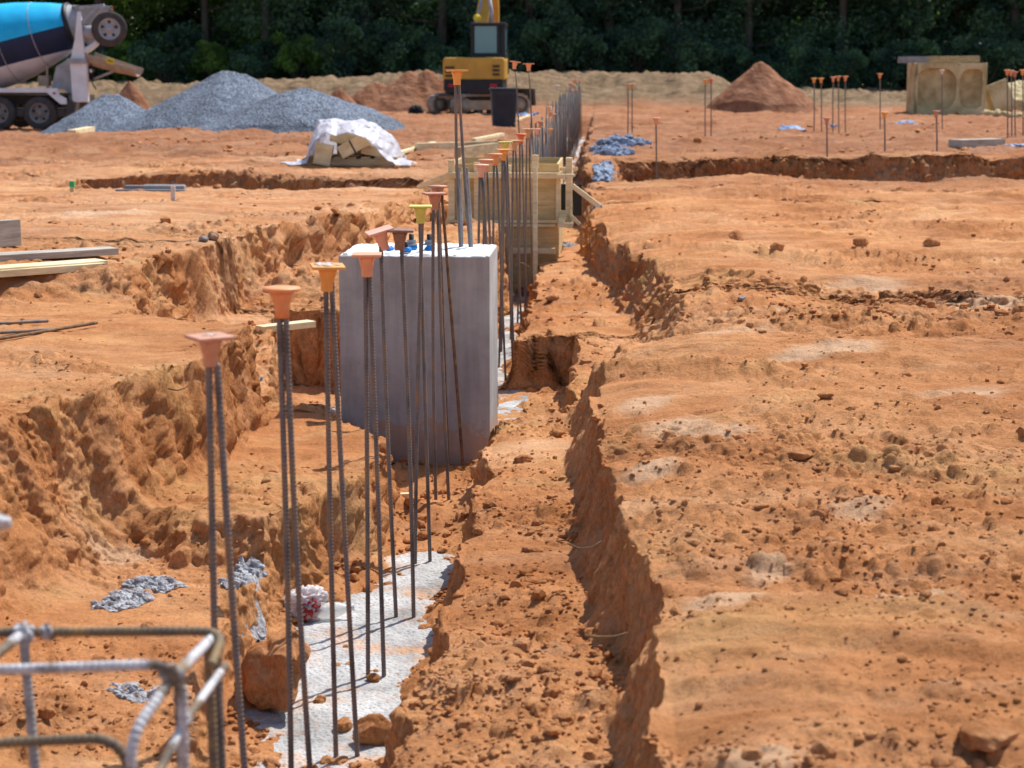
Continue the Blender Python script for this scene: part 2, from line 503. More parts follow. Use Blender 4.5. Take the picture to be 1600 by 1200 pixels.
def splashed():
    m, nt, b = new_mat("cement_splashed_steel")
    v = coords(nt)
    steel = ramp(nt, noise(nt, v, 30, 5), [(.35, (.13, .10, .08)), (.55, (.22, .16, .10)), (.7, (.30, .20, .11))])
    cem = ramp(nt, noise(nt, v, 45, 6, .7), [(.33, (.36, .35, .37)), (.6, (.64, .63, .65))])
    msk = ramp(nt, noise(nt, v, 7.5, 6, .65), [(.43, 0.0), (.50, 1.0)])
    nt.links.new(mixc(nt, msk, steel, cem), b.inputs['Base Color'])
    b.inputs['Roughness'].default_value = .8
    p = bump(nt, b, msk, .6, .003)
    bump(nt, b, noise(nt, v, 120, 5, .7), .7, .003, p)
    return m


M['splash'] = splashed()
M['galv'] = pm("cement_coated_steel", (.40, .42, .45), (.20, .20, .21), 16, .7, .5, .003, 90)


def capmat(name, c, dust=.35):
    m, nt, b = new_mat(name)
    v = coords(nt)
    n = noise(nt, v, 40, 6, .65)
    geo = nt.nodes.new("ShaderNodeNewGeometry"); sx = nt.nodes.new("ShaderNodeSeparateXYZ")
    nt.links.new(geo.outputs['Normal'], sx.inputs[0])
    d = mixc(nt, ramp(nt, n, [(.35, 0.0), (.75, dust)]), c, (.62, .40, .30))
    d = mixc(nt, .5, d, ramp(nt, noise(nt, v, 15, 3), [(.35, (.8, .8, .8)), (.65, (1.1, 1.1, 1.1))]), 'MULTIPLY')
    nt.links.new(d, b.inputs['Base Color'])
    b.inputs['Roughness'].default_value = .5
    b.inputs['Specular IOR Level'].default_value = .35
    b.inputs['Subsurface Weight'].default_value = .0
    return m


CAPC = {'dusty': ((.60, .27, .16), .7), 'orange': ((.85, .31, .11), .35), 'amber': ((.86, .38, .08), .3),
        'coral': ((.84, .36, .20), .4), 'pink': ((.85, .44, .32), .4), 'brown': ((.24, .12, .08), .4),
        'yellow': ((.68, .66, .14), .25), 'maroon': ((.52, .22, .13), .5), 'tan': ((.62, .38, .20), .5),
        'red': ((.75, .16, .05), .3), 'white': ((.75, .66, .58), .2), 'green': ((.25, .62, .10), .1)}
for k, (c, d) in CAPC.items():
    M['cap_' + k] = capmat("cap_plastic_" + k, c, d)
M['dust'] = pm("pale_dust", (.68, .62, .58), (.5, .42, .36), 40, .9, .3)


def wood(name, c1, c2, c3):
    m, nt, b = new_mat(name)
    v = coords(nt, (1, 1, 1))
    col = ramp(nt, noise(nt, coords(nt, (1.5, 14, 14)), 2.5, 6, .6, .6), [(.3, c2), (.5, c1), (.7, c3)])
    col = mixc(nt, .6, col, ramp(nt, noise(nt, v, 5, 5), [(.35, (.78, .78, .78)), (.65, (1.12, 1.12, 1.12))]), 'MULTIPLY')
    nt.links.new(col, b.inputs['Base Color'])
    b.inputs['Roughness'].default_value = .8
    bump(nt, b, noise(nt, coords(nt, (2, 40, 40)), 3, 4), .3, .004)
    return m


M['lumber'] = wood("pine_lumber", (.78, .63, .37), (.64, .48, .24), (.86, .74, .50))
M['greywood'] = wood("weathered_lumber", (.40, .36, .30), (.27, .23, .19), (.52, .47, .40))
M['ply'] = wood("form_plywood", (.62, .45, .21), (.50, .34, .14), (.72, .55, .30))
M['oldwood'] = wood("dirty_lumber", (.42, .30, .16), (.30, .20, .10), (.54, .42, .26))
M['black'] = pm("black_plastic", (.022, .024, .030), (.015, .016, .02), 8, .5, .2)
M['bin'] = pm("bin_plastic", (.040, .046, .062), (.028, .032, .045), 5, .5, .2)
M['tyre'] = pm("tyre_rubber", (.045, .045, .050), (.09, .07, .058), 7, .85, .4, .01, 40)
M['rim'] = pm("dusty_rim", (.30, .27, .27), (.20, .16, .14), 8, .6, .2)
M['darkiron'] = pm("dark_chassis", (.055, .055, .06), (.10, .075, .06), 5, .7, .3)
M['white'] = pm("white_paint", (.82, .82, .86), (.68, .67, .69), 3, .4, .1)
M['greypaint'] = pm("dusty_grey_paint", (.42, .42, .45), (.30, .29, .30), 4, .6, .2)
M['tanpaint'] = pm("chute_dusty_paint", (.44, .35, .27), (.33, .24, .17), 4, .7, .3)
M['yellow'] = pm("excavator_yellow", (.60, .345, .055), (.47, .26, .05), 2, .5, .1)
M['yellowbright'] = pm("yellow_sticker", (.75, .55, .03), (.68, .48, .03), 9, .5, 0)
M['redlamp'] = pm("red_lamp", (.40, .02, .025), (.3, .015, .02), 9, .3, 0)
M['blue'] = pm("blue_tape", (.02, .22, .62), (.02, .17, .5), 40, .5, .4)
M['bluesheet'] = pm("blue_plastic", (.22, .34, .56), (.14, .22, .40), 9, .5, .6, .02, 20)
M['terracotta'] = pm("brick_red_clay", (.42, .15, .07), (.34, .12, .06), 30, .9, .4)
M['tanconc'] = pm("weathered_tan_concrete", (.55, .44, .235), (.36, .27, .14), 1.7, .9, .5, .02, 12, c3=(.64, .54, .33))
M['greenpaint'] = pm("green_stake_paint", (.03, .50, .18), (.03, .4, .14), 30, .6, .2)
M['bark'] = pm("tree_bark", (.13, .105, .085), (.07, .055, .045), 4, .95, .8, .03, 9, (1, 1, .3))
M['greyboard'] = pm("grey_boards", (.30, .30, .31), (.20, .20, .21), 5, .7, .3)
M['strap'] = pm("dark_strap", (.03, .03, .03), None, 5, .5, 0)
M['root'] = pm("dry_root", (.33, .22, .11), (.2, .13, .07), 30, .9, .4)


def drum_material():
    m, nt, b = new_mat("mixer_drum_paint")
    tc = nt.nodes.new("ShaderNodeTexCoord"); s = nt.nodes.new("ShaderNodeSeparateXYZ")
    nt.links.new(tc.outputs['Object'], s.inputs[0])
    col = mixc(nt, ramp(nt, s.outputs[2], [(.0, 0.0), (.002, 1.0)]), (.022, .032, .075), (.02, .50, .88))
    ad = nt.nodes.new("ShaderNodeMath"); ad.operation = 'GREATER_THAN'
    nt.links.new(s.outputs[2], ad.inputs[0]); ad.inputs[1].default_value = -.66
    col = mixc(nt, ad.outputs[0], (.70, .67, .72), col)
    col = mixc(nt, .7, col, ramp(nt, noise(nt, tc.outputs['Object'], 2.0, 6), [(.35, (.80, .80, .80)), (.65, (1.12, 1.12, 1.12))]), 'MULTIPLY')
    nt.links.new(col, b.inputs['Base Color'])
    b.inputs['Roughness'].default_value = .5
    b.inputs['Specular IOR Level'].default_value = .2
    return m


M['drum'] = drum_material()


def glass_mat():
    m, nt, b = new_mat("cab_glass")
    b.inputs['Base Color'].default_value = (.16, .36, .42, 1)
    b.inputs['Roughness'].default_value = .08
    b.inputs['Specular IOR Level'].default_value = .8
    b.inputs['Alpha'].default_value = .68
    return m


M['glass'] = glass_mat()


def film(name, col, alpha=.85, trans=.4):
    m, nt, b = new_mat(name)
    b.inputs['Base Color'].default_value = (*col, 1)
    b.inputs['Roughness'].default_value = .35
    b.inputs['Alpha'].default_value = alpha
    t = nt.nodes.new("ShaderNodeBsdfTranslucent"); t.inputs[0].default_value = (*col, 1)
    mx = nt.nodes.new("ShaderNodeMixShader"); mx.inputs[0].default_value = trans
    out = [n for n in nt.nodes if n.type == 'OUTPUT_MATERIAL'][0]
    nt.links.new(b.outputs[0], mx.inputs[1]); nt.links.new(t.outputs[0], mx.inputs[2])
    nt.links.new(mx.outputs[0], out.inputs[0])
    v = coords(nt)
    bump(nt, b, noise(nt, v, 14, 5), .5, .03)
    return m


M['film'] = film("white_plastic_film", (.86, .85, .90), .95, .45)
M['bag'] = film("clear_plastic_bag", (.78, .74, .75), .75, .3)
M['redprint'] = film("red_printed_plastic", (.55, .05, .05), .95, .3)
M['bottle'] = film("clear_bottle_plastic", (.80, .82, .80), .5, .2)


def leaf_mat(name, ca, cb, tr):
    m, nt, b = new_mat(name)
    oi = nt.nodes.new("ShaderNodeObjectInfo")
    v = coords(nt)
    col = ramp(nt, noise(nt, v, .75, 4, .6), [(.40, ca), (.60, cb)])
    col = mixc(nt, .6, col, ramp(nt, oi.outputs['Random'], [(0, (.7, .75, .8)), (1, (1.25, 1.2, 1.05))]), 'MULTIPLY')
    nt.links.new(col, b.inputs['Base Color'])
    b.inputs['Roughness'].default_value = .55
    b.inputs['Specular IOR Level'].default_value = .25
    t = nt.nodes.new("ShaderNodeBsdfTranslucent")
    nt.links.new(mixc(nt, 1.0, col, (1.1, 1.3, .45), 'MULTIPLY'), t.inputs[0])
    mx = nt.nodes.new("ShaderNodeMixShader"); mx.inputs[0].default_value = tr
    out = [n for n in nt.nodes if n.type == 'OUTPUT_MATERIAL'][0]
    nt.links.new(b.outputs[0], mx.inputs[1]); nt.links.new(t.outputs[0], mx.inputs[2])
    nt.links.new(mx.outputs[0], out.inputs[0])
    return m


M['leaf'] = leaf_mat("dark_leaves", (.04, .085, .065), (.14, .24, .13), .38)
M['leafbright'] = leaf_mat("sunlit_tint_leaves", (.08, .15, .045), (.27, .40, .09), .5)  # brighter copy of the leaf colour, sun through the leaves painted in


# ------------------------------------------------------------------ mesh helpers
class MB:
    def __init__(s):
        s.v = []; s.f = []; s.n = 0

    def add(s, V, Fc):
        V = np.asarray(V, float).reshape(-1, 3)
        s.v.append(V)
        o = s.n
        s.f += [tuple(int(i) + o for i in f) for f in Fc]
        s.n += len(V)
        return s

    def box(s, c, d, rot=None, taper=1.0):
        x, y, z = d[0] / 2, d[1] / 2, d[2] / 2
        V = np.array([[-x, -y, -z], [x, -y, -z], [x, y, -z], [-x, y, -z],
                      [-x * taper, -y * taper, z], [x * taper, -y * taper, z], [x * taper, y * taper, z], [-x * taper, y * taper, z]])
        if rot is not None:
            V = V @ np.array(rot.to_3x3() if isinstance(rot, Matrix) else rot).T
        return s.add(V + np.array(c), [(0, 3, 2, 1), (4, 5, 6, 7), (0, 1, 5, 4), (1, 2, 6, 5), (2, 3, 7, 6), (3, 0, 4, 7)])

    def beam(s, a, b, w, h, up=(0, 0, 1)):
        a = np.array(a, float); b = np.array(b, float)
        L = np.linalg.norm(b - a); x = (b - a) / L
        y = np.cross(np.array(up, float), x); ny = np.linalg.norm(y)
        y = y / ny if ny > 1e-6 else np.array([0, 1., 0])
        z = np.cross(x, y)
        return s.box((a + b) / 2, (L, w, h), np.stack([x, y, z], 1))

    def tube(s, pts, r, n=10, caps=True, rings=None):
        pts = np.asarray(pts, float)
        k = len(pts)
        r = np.full(k, r) if np.isscalar(r) else np.asarray(r)
        t = np.gradient(pts, axis=0); t /= np.linalg.norm(t, axis=1)[:, None]
        ref = np.array([0, 0, 1.]) if abs(t[0][2]) < .9 else np.array([1., 0, 0])
        u = np.cross(ref, t[0]); u /= np.linalg.norm(u)
        V = []
        a = np.arange(n) * 2 * np.pi / n
        for i in range(k):
            u = u - t[i] * np.dot(u, t[i]); u /= np.linalg.norm(u)
            w = np.cross(t[i], u)
            V.append(pts[i] + r[i] * (np.cos(a)[:, None] * u + np.sin(a)[:, None] * w))
        V = np.concatenate(V)
        Fc = [(i * n + j, i * n + (j + 1) % n, (i + 1) * n + (j + 1) % n, (i + 1) * n + j) for i in range(k - 1) for j in range(n)]
        if caps:
            Fc += [tuple(range(n - 1, -1, -1)), tuple((k - 1) * n + j for j in range(n))]
        return s.add(V, Fc)

    def ribbed(s, pts, r, pitch=.011, rib=.0009, n=8):
        """deformed bar: raised rings along a path"""
        pts = np.asarray(pts, float)
        seg = np.linalg.norm(np.diff(pts, axis=0), axis=1); cum = np.concatenate([[0], np.cumsum(seg)])
        L = cum[-1]
        u = []
        k = int(L / pitch)
        for i in range(k):
            u += [i * pitch, i * pitch + pitch * .55, i * pitch + pitch * .66, i * pitch + pitch * .88]
        u += [L]
        u = np.array(u)
        rr = np.array(([r, r, r + rib, r + rib] * k) + [r])
        P = np.stack([np.interp(u, cum, pts[:, c]) for c in range(3)], 1)
        return s.tube(P, rr, n)

    def lathe(s, prof, n=24, mat=None, cap=True):
        """profile (r, z) about z, then matrix"""
        a = np.arange(n) * 2 * np.pi / n
        V = np.concatenate([np.stack([r * np.cos(a), r * np.sin(a), np.full(n, z)], 1) for r, z in prof])
        if mat is not None:
            m = np.array(mat)
            V = V @ m[:3, :3].T + m[:3, 3]
        k = len(prof)
        Fc = [(i * n + j, i * n + (j + 1) % n, (i + 1) * n + (j + 1) % n, (i + 1) * n + j) for i in range(k - 1) for j in range(n)]
        if cap:
            Fc += [tuple(range(n - 1, -1, -1)), tuple((k - 1) * n + j for j in range(n))]
        return s.add(V, Fc)

    def prism(s, poly, y0, y1):
        """polygon in xz extruded along y"""
        n = len(poly)
        V = [(p[0], y0, p[1]) for p in poly] + [(p[0], y1, p[1]) for p in poly]
        Fc = [tuple(range(n)), tuple(range(2 * n - 1, n - 1, -1))] + [((i + 1) % n, i, n + i, n + (i + 1) % n) for i in range(n)]
        return s.add(V, Fc)

    def build(s, name, mat, parent=None, smooth=False, bevel=0, loc=None):
        me = bpy.data.meshes.new(name)
        V = np.concatenate(s.v)
        me.from_pydata(V.tolist(), [], s.f)
        me.update()
        if smooth:
            me.polygons.foreach_set("use_smooth", np.ones(len(me.polygons), bool))
        me.materials.append(mat)
        o = bpy.data.objects.new(name, me)
        COL.objects.link(o)
        if parent is not None:
            o.parent = parent
        if loc is not None:
            o.location = loc
        if bevel:
            b = o.modifiers.new("bevel", 'BEVEL'); b.width = bevel; b.segments = 2; b.limit_method = 'ANGLE'
        return o


def fast_mesh(name, V, quads, mat, smooth=True):
    me = bpy.data.meshes.new(name)
    V = np.ascontiguousarray(V, np.float32); quads = np.ascontiguousarray(quads, np.int32)
    k = quads.shape[1]
    me.vertices.add(len(V)); me.vertices.foreach_set("co", V.ravel())
    me.loops.add(quads.size); me.loops.foreach_set("vertex_index", quads.ravel())
    me.polygons.add(len(quads))
    me.polygons.foreach_set("loop_start", np.arange(len(quads), dtype=np.int32) * k)
    me.polygons.foreach_set("use_smooth", np.full(len(quads), smooth))
    me.update(calc_edges=True)
    me.materials.append(mat)
    o = bpy.data.objects.new(name, me)
    COL.objects.link(o)
    return o


def tag(o, label, cat, group=None, kind=None):
    if label: o['label'] = label
    if cat: o['category'] = cat
    if group: o['group'] = group
    if kind: o['kind'] = kind
    return o


def empty(name, loc=(0, 0, 0), rz=0.0):
    o = bpy.data.objects.new(name, None)
    o.location = loc; o.rotation_euler = (0, 0, rz); o.empty_display_size = .1
    COL.objects.link(o)
    return o


def copy_tree(o, parent=None):
    c = o.copy(); COL.objects.link(c)
    if parent is not None: c.parent = parent
    for ch in [k for k in o.children]:
        copy_tree(ch, c)
    return c


def ico(sub):
    import bmesh
    bm = bmesh.new(); bmesh.ops.create_icosphere(bm, subdivisions=sub, radius=1)
    V = np.array([v.co[:] for v in bm.verts]); T = np.array([[v.index for v in f.verts] for f in bm.faces]); bm.free()
    return V, T


ICO = {k: ico(k) for k in (1, 2, 3, 4, 5)}


def rocky(sub, seed, ang=.35, freq=1.3):
    V, T = ICO[sub]
    rs = np.random.RandomState(seed)
    # chop the ball with random planes for facets, then roughen
    P = V.copy()
    for k in range(9):
        n = rs.randn(3); n /= np.linalg.norm(n); d = .62 + .3 * rs.rand()
        e = P @ n - d
        P = P - np.clip(e, 0, None)[:, None] * n * .9
    o = rs.rand(3) * 50
    r = 1 + ang * .5 * fbm3(P[:, 0] * freq + o[0], P[:, 1] * freq + o[1], P[:, 2] * freq + o[2], 3, seed)
    return P * r[:, None], T


def rock_obj(name, x, y, size, mat, label, cat, group=None, seed=1, rz=0., sub=3, sink=.25, z=None, ang=.35, tilt=(0, 0)):
    V, T = rocky(sub, seed, ang)
    s = np.array(size) / 2
    z = gh(x, y) if z is None else z
    mb = MB().add(V * s, T)
    o = mb.build(name, mat, smooth=(sub > 3))
    o.location = (x, y, z + s[2] * (1 - 2 * sink)); o.rotation_euler = (tilt[0], tilt[1], rz)
    return tag(o, label, cat, group)


def lump_obj(name, x, y, size, mat, label, cat, group=None, seed=1, rz=0., z=None, lump=.3, freq=2.2, sub=5):
    """a spill or heap: flat-bottomed knobbly lump following the ground"""
    V, T = ICO[sub]
    rs = np.random.RandomState(seed); o3 = rs.rand(3) * 40
    n = .6 * fbm3(V[:, 0] * 1.6 + o3[0], V[:, 1] * 1.6 + o3[1], V[:, 2] * 1.6 + o3[2], 3, seed, .5)
    outline = 1 + .45 * fbm3(V[:, 0] * 1.2 + o3[1], V[:, 1] * 1.2, 0 * V[:, 0] + o3[0], 2, seed + 5)
    P = V * (1 + lump * n)[:, None]
    P[:, 0] *= outline; P[:, 1] *= outline
    P = P * np.array(size) / 2
    c, s_ = math.cos(rz), math.sin(rz)
    X = x + P[:, 0] * c - P[:, 1] * s_; Y = y + P[:, 0] * s_ + P[:, 1] * c
    G = full(X, Y) if z is None else np.full(len(X), z)
    cs = max(.02, min(size[0], size[1]) * (.16 if size[0] < .3 else .08))
    kn = clod2(X, Y, cs, seed, .95) * cs + clod2(X, Y, cs * .45, seed + 1, .9) * cs * .45
    kn = kn * np.clip(P[:, 2] / size[2] * 5 + .3, 0, 1)
    W = np.stack([X, Y, G + P[:, 2] * (.6 if size[0] < .3 else 1.3) + kn * min(1., size[2] / cs + .2) + size[2] * .03], 1)
    z0 = float(G.mean())
    o = MB().add(W - np.array([x, y, z0]), T).build(name, mat, smooth=True)
    o.location = (x, y, z0)
    return tag(o, label, cat, group)


# ------------------------------------------------------------------ ground mesh
def build_ground():
    # rows, denser near and where cut faces cross the view
    yy = np.linspace(2.2, 76, 60000)
    w = 0.62 / yy + 2.6 / yy ** 2
    for (a, b, k) in ((6.55, 7.05, 1.2), (9.2, 9.55, 1.2), (11.8, 12.15, 3.5), (12.0, 12.7, .6), (19.2, 19.6, .6), (21.1, 21.6, 1.6),
                      (22.9, 23.4, .7), (25.3, 25.95, 1.8), (9.9, 10.6, .4)):
        w = w + k * .25 * np.exp(-((yy - (a + b) / 2) / ((b - a) * .6)) ** 4)
    cw = np.concatenate([[0], np.cumsum((w[1:] + w[:-1]) / 2 * np.diff(yy))]); cw /= cw[-1]
    NR, NC = 1600, 1250
    rows = np.interp(np.linspace(0, 1, NR), cw, yy)
    fine = 1500
    X = np.empty((NR, NC)); u = np.linspace(0, 1, fine)
    for i0 in range(0, NR, 150):
        r = rows[i0:i0 + 150]
        xa = -.385 * r - 1.3; xb = .265 * r + 1.3
        XX = xa[:, None] + (xb - xa)[:, None] * u[None]
        YY = np.broadcast_to(r[:, None], XX.shape)
        Z, _ = base(XX, YY)
        dz = np.abs(np.diff(Z, axis=1)); dx = np.diff(XX, axis=1)
        ww = np.sqrt(dx ** 2 + (1.3 * dz) ** 2)
        X[i0:i0 + 150] = 0
        k = np.ones(9) / 9
        for j in range(len(r)):
            c = np.concatenate([[0], np.cumsum(np.convolve(ww[j], k, 'same'))]); c /= c[-1]
            X[i0 + j] = np.interp(np.linspace(0, 1, NC), c, XX[j])
    # smooth neighbouring rows so columns do not jitter
    for _ in range(4):
        X[1:-1] = (X[:-2] + 2 * X[1:-1] + X[2:]) / 4
    Y = np.broadcast_to(rows[:, None], X.shape).copy()
    # skirts out to the horizon
    exl = np.array([1.0, 3, 8, 20, 60, 180])
    XL = X[:, :1] - exl[::-1][None] * 1.0; XR = X[:, -1:] + exl[None]
    X = np.concatenate([XL, X, XR], 1); Y = np.concatenate([Y[:, :1].repeat(6, 1), Y, Y[:, -1:].repeat(6, 1)], 1)
    top = np.array([80, 90, 110, 150, 220, 400.]); bot = np.array([-60, -20, -6, -1, .8])
    Xt = np.repeat(X[-1:], len(top), 0); Yt = np.repeat(top[:, None], X.shape[1], 1)
    Xb = np.repeat(X[:1], len(bot), 0); Yb = np.repeat(bot[:, None], X.shape[1], 1)
    X = np.concatenate([Xb, X, Xt]); Y = np.concatenate([Yb, Y, Yt])
    nr, nc = X.shape
    Z = np.empty_like(X)
    for i0 in range(0, nr, 200):
        Z[i0:i0 + 200] = full(X[i0:i0 + 200], Y[i0:i0 + 200])
    # push along the normals so that cut faces are rugged
    Pm = np.stack([X, Y, Z], 2)
    du = np.gradient(Pm, axis=1); dv = np.gradient(Pm, axis=0)
    Nn = np.cross(du, dv); Nn /= np.linalg.norm(Nn, axis=2)[..., None] + 1e-12
    steep = np.clip((0.95 - Nn[..., 2]) / .45, 0, 1)
    for _ in range(2):
        steep[1:-1, 1:-1] = (steep[:-2, 1:-1] + steep[2:, 1:-1] + steep[1:-1, :-2] + steep[1:-1, 2:] + steep[1:-1, 1:-1] * 2) / 6
    sel = (steep > .02) & (Y > 2) & (Y < 30)
    a, b, c = X[sel], Y[sel], Z[sel]
    n1 = fbm3(a * 5, b * 5, c * 5, 3, 101); n2 = fbm3(a * 13, b * 13, c * 8, 3, 105, .6)
    d = .022 * np.sign(n1) * np.sqrt(np.abs(n1)) + .013 * np.sign(n2) * np.sqrt(np.abs(n2)) + .008 * fbm3(a * 30, b * 30, c * 9, 2, 109)
    d = d - .03 * np.clip(fbm3(a * 6.5, b * 6.5, c * 6, 2, 112) - .25, 0, 1) + .02 * np.clip(np.abs(fbm3(a * 9, b * 9, c * 9, 3, 108)) - .2, 0, 1)
    d = d + .11 * crumb3(a, b, c, .11, 161, .3) * .38 + .045 * crumb3(a, b, c, .045, 162, .6) * .8 - .012 * np.abs(fbm3(a * 20, b * 20, c * 10, 3, 163, .6))
    d = d * np.where((a > -.35) & (b < 9.2), .55, 1.0)
    d = d * (1 - .6 * (np.abs(b - 12) < .5) * (a < .1))
    Pm[sel] += (Nn[sel] * (d * steep[sel] * np.clip(Y[sel] / 9, .8, 1.6))[:, None])
    V = Pm.reshape(-1, 3)
    idx = np.arange(nr * nc).reshape(nr, nc)
    Q = np.stack([idx[:-1, :-1], idx[:-1, 1:], idx[1:, 1:], idx[1:, :-1]], 2).reshape(-1, 4)
    o = fast_mesh("ground", V, Q, M['soil'])
    x, y = X.ravel(), Y.ravel()
    pale = np.zeros(len(x))
    PP = [(1020, 710, 60, .14), (1130, 905, 90, .16), (1200, 856, 45, .10), (1190, 1140, 90, .12), (1060, 655, 70, .22), (1010, 600, 60, .25),
          (1250, 472, 110, .25), (1340, 420, 90, .3), (1540, 440, 100, .35), (1120, 500, 110, .15), (1330, 760, 80, .14), (1500, 600, 90, .2),
          (1290, 540, 120, .2), (1440, 900, 110, .2), (180, 620, 60, .1), (160, 360, 120, .4), (350, 330, 110, .3), (1130, 660, 60, .15)]
    for px, py, w_, dy in PP:
        c = at(px, py, 0.05 if px > 900 else .15)
        rx = .8 * w_ * c[1] / F
        q = ((x - c[0]) / rx) ** 2 + ((y - c[1] - .3 * (x - c[0])) / (dy * .7)) ** 2
        pale = np.maximum(pale, np.exp(-q * q))
    pale = np.maximum(pale, .25 * sst(-1.9, -2.4, x) * sst(10, 12, y) * sst(30, 20, y))
    straw = sst(61.5, 64.5, y + 1.2 * fbm2(x * .25, y * .25, 3, 121)) * 1.0
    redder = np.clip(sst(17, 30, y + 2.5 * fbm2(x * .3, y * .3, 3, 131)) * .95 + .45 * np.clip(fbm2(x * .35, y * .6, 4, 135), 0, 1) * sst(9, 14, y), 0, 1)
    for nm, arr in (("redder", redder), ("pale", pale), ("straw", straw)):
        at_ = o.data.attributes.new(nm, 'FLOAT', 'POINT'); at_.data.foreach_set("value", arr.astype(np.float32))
    tag(o, "orange red clay ground cut by a stepped footing trench", None, None, 'structure')


build_ground()


# loose clods: uncountable
def build_clods():
    rs = np.random.RandomState(7)
    bases = [rocky(2, 200 + k, .5) for k in range(8)]
    small = [rocky(1, 300 + k, .5) for k in range(6)]
    Vs, Ts = [], []; n = 0
    def scatter(count, y0, y1, smin, smax, xl, xr, power, lib, thr):
        nonlocal n
        y = 1 / (1 / y0 + rs.rand(count) * (1 / y1 - 1 / y0))
        x = xl(y) + rs.rand(count) * (xr(y) - xl(y))
        r = rough_mask(x, y) + .25 * rs.randn(count)
        _, wl = base(x, y)
        ok = (r > thr) & (wl < .15)
        x, y = x[ok], y[ok]
        z = full(x, y)
        s = smin * (1 - rs.rand(len(x)) * (1 - (smin / smax) ** power)) ** (-1 / power)
        for i in range(len(x)):
            V, T = lib[rs.randint(len(lib))]
            a = rs.rand() * 6.283; ca, sa = math.cos(a), math.sin(a)
            sc = s[i] * .5 * np.array([.8 + .6 * rs.rand(), .8 + .4 * rs.rand(), .5 + .4 * rs.rand()])
            P = V * sc
            W = np.stack([P[:, 0] * ca - P[:, 1] * sa + x[i], P[:, 0] * sa + P[:, 1] * ca + y[i], P[:, 2] + z[i] + sc[2] * .35], 1)
            Vs.append(W); Ts.append(T + n); n += len(W)
    L = lambda y: -.30 * y - .3
    Rr = lambda y: .235 * y + .3
    scatter(9000, 3.3, 11, .010, .060, L, Rr, 2.5, bases, .62)
    scatter(11000, 3.3, 10, .007, .022, L, Rr, 2.5, small, .35)
    scatter(2600, 3.5, 13, .010, .07, lambda y: np.interp(y, XR_Y, XR_X), lambda y: np.interp(y, XB_Y, XB_X), 2.6, bases, .5)
    scatter(1400, 4.5, 9, .012, .06, lambda y: np.interp(y, XT_Y, XT_X), lambda y: np.interp(y, XR_Y, XR_X), 1.8, bases, -9)
    scatter(5000, 10, 30, .02, .09, L, Rr, 2.6, small, .65)
    scatter(2500, 26, 60, .05, .18, L, Rr, 2.6, small, .7)
    o = fast_mesh("loose_clods", np.concatenate(Vs), np.concatenate(Ts), M['soil'], False)
    tag(o, "loose clods and crumbs of clay strewn over the ground", None, None, 'stuff')


build_clods()


# ------------------------------------------------------------------ footing concrete in the trench
def build_footing():
    ys = np.concatenate([np.arange(3.5, 12.2, .022), np.arange(12.2, 60, .2)])
    u = np.linspace(0, 1, 46)
    Y = np.repeat(ys[:, None], len(u), 1)
    xl = np.interp(ys, XT_Y, XT_X) - .10 + drift(ys); xr = np.interp(ys, XR_Y, XR_X) + .07 + drift(ys)
    X = xl[:, None] + (xr - xl)[:, None] * u[None]
    Z = -.700 + .007 * fbm2(X * 3, Y * 3, 3, 141) + .005 * fbm2(X * 22, Y * 22, 2, 145) + .014 * clod2(X, Y, .04, 146, .3)
    edge = np.minimum(u, 1 - u)[None]
    Z = Z + .02 * np.exp(-edge / .05) * np.clip(gn2(X * 3, Y * 3, 147) + .2, 0, 1)
    nr, nc = X.shape
    V = np.stack([X, Y, Z], 2).reshape(-1, 3); idx = np.arange(nr * nc).reshape(nr, nc)
    Q = np.stack([idx[:-1, :-1], idx[:-1, 1:], idx[1:, 1:], idx[1:, :-1]], 2).reshape(-1, 4)
    B = V.copy(); B[:, 2] -= .16
    k = len(V)
    ring = np.concatenate([idx[0, :], idx[1:, -1], idx[-1, -2::-1], idx[-2:0:-1, 0]])
    r2 = np.roll(ring, -1)
    S = np.stack([r2, ring, ring + k, r2 + k], 1)
    o = fast_mesh("concrete_footing", np.concatenate([V, B]), np.concatenate([Q, Q[:, ::-1] + k, S]), M['footing'])
    tag(o, "rough whitish concrete strip footing on the trench floor, dusted with red clay", "footing")


build_footing()

# ------------------------------------------------------------------ the concrete pier
PX0, PX1, PY0, PY1, PZ0, PZ1 = -1.425, -.655, 9.36, 9.98, -.72, .445


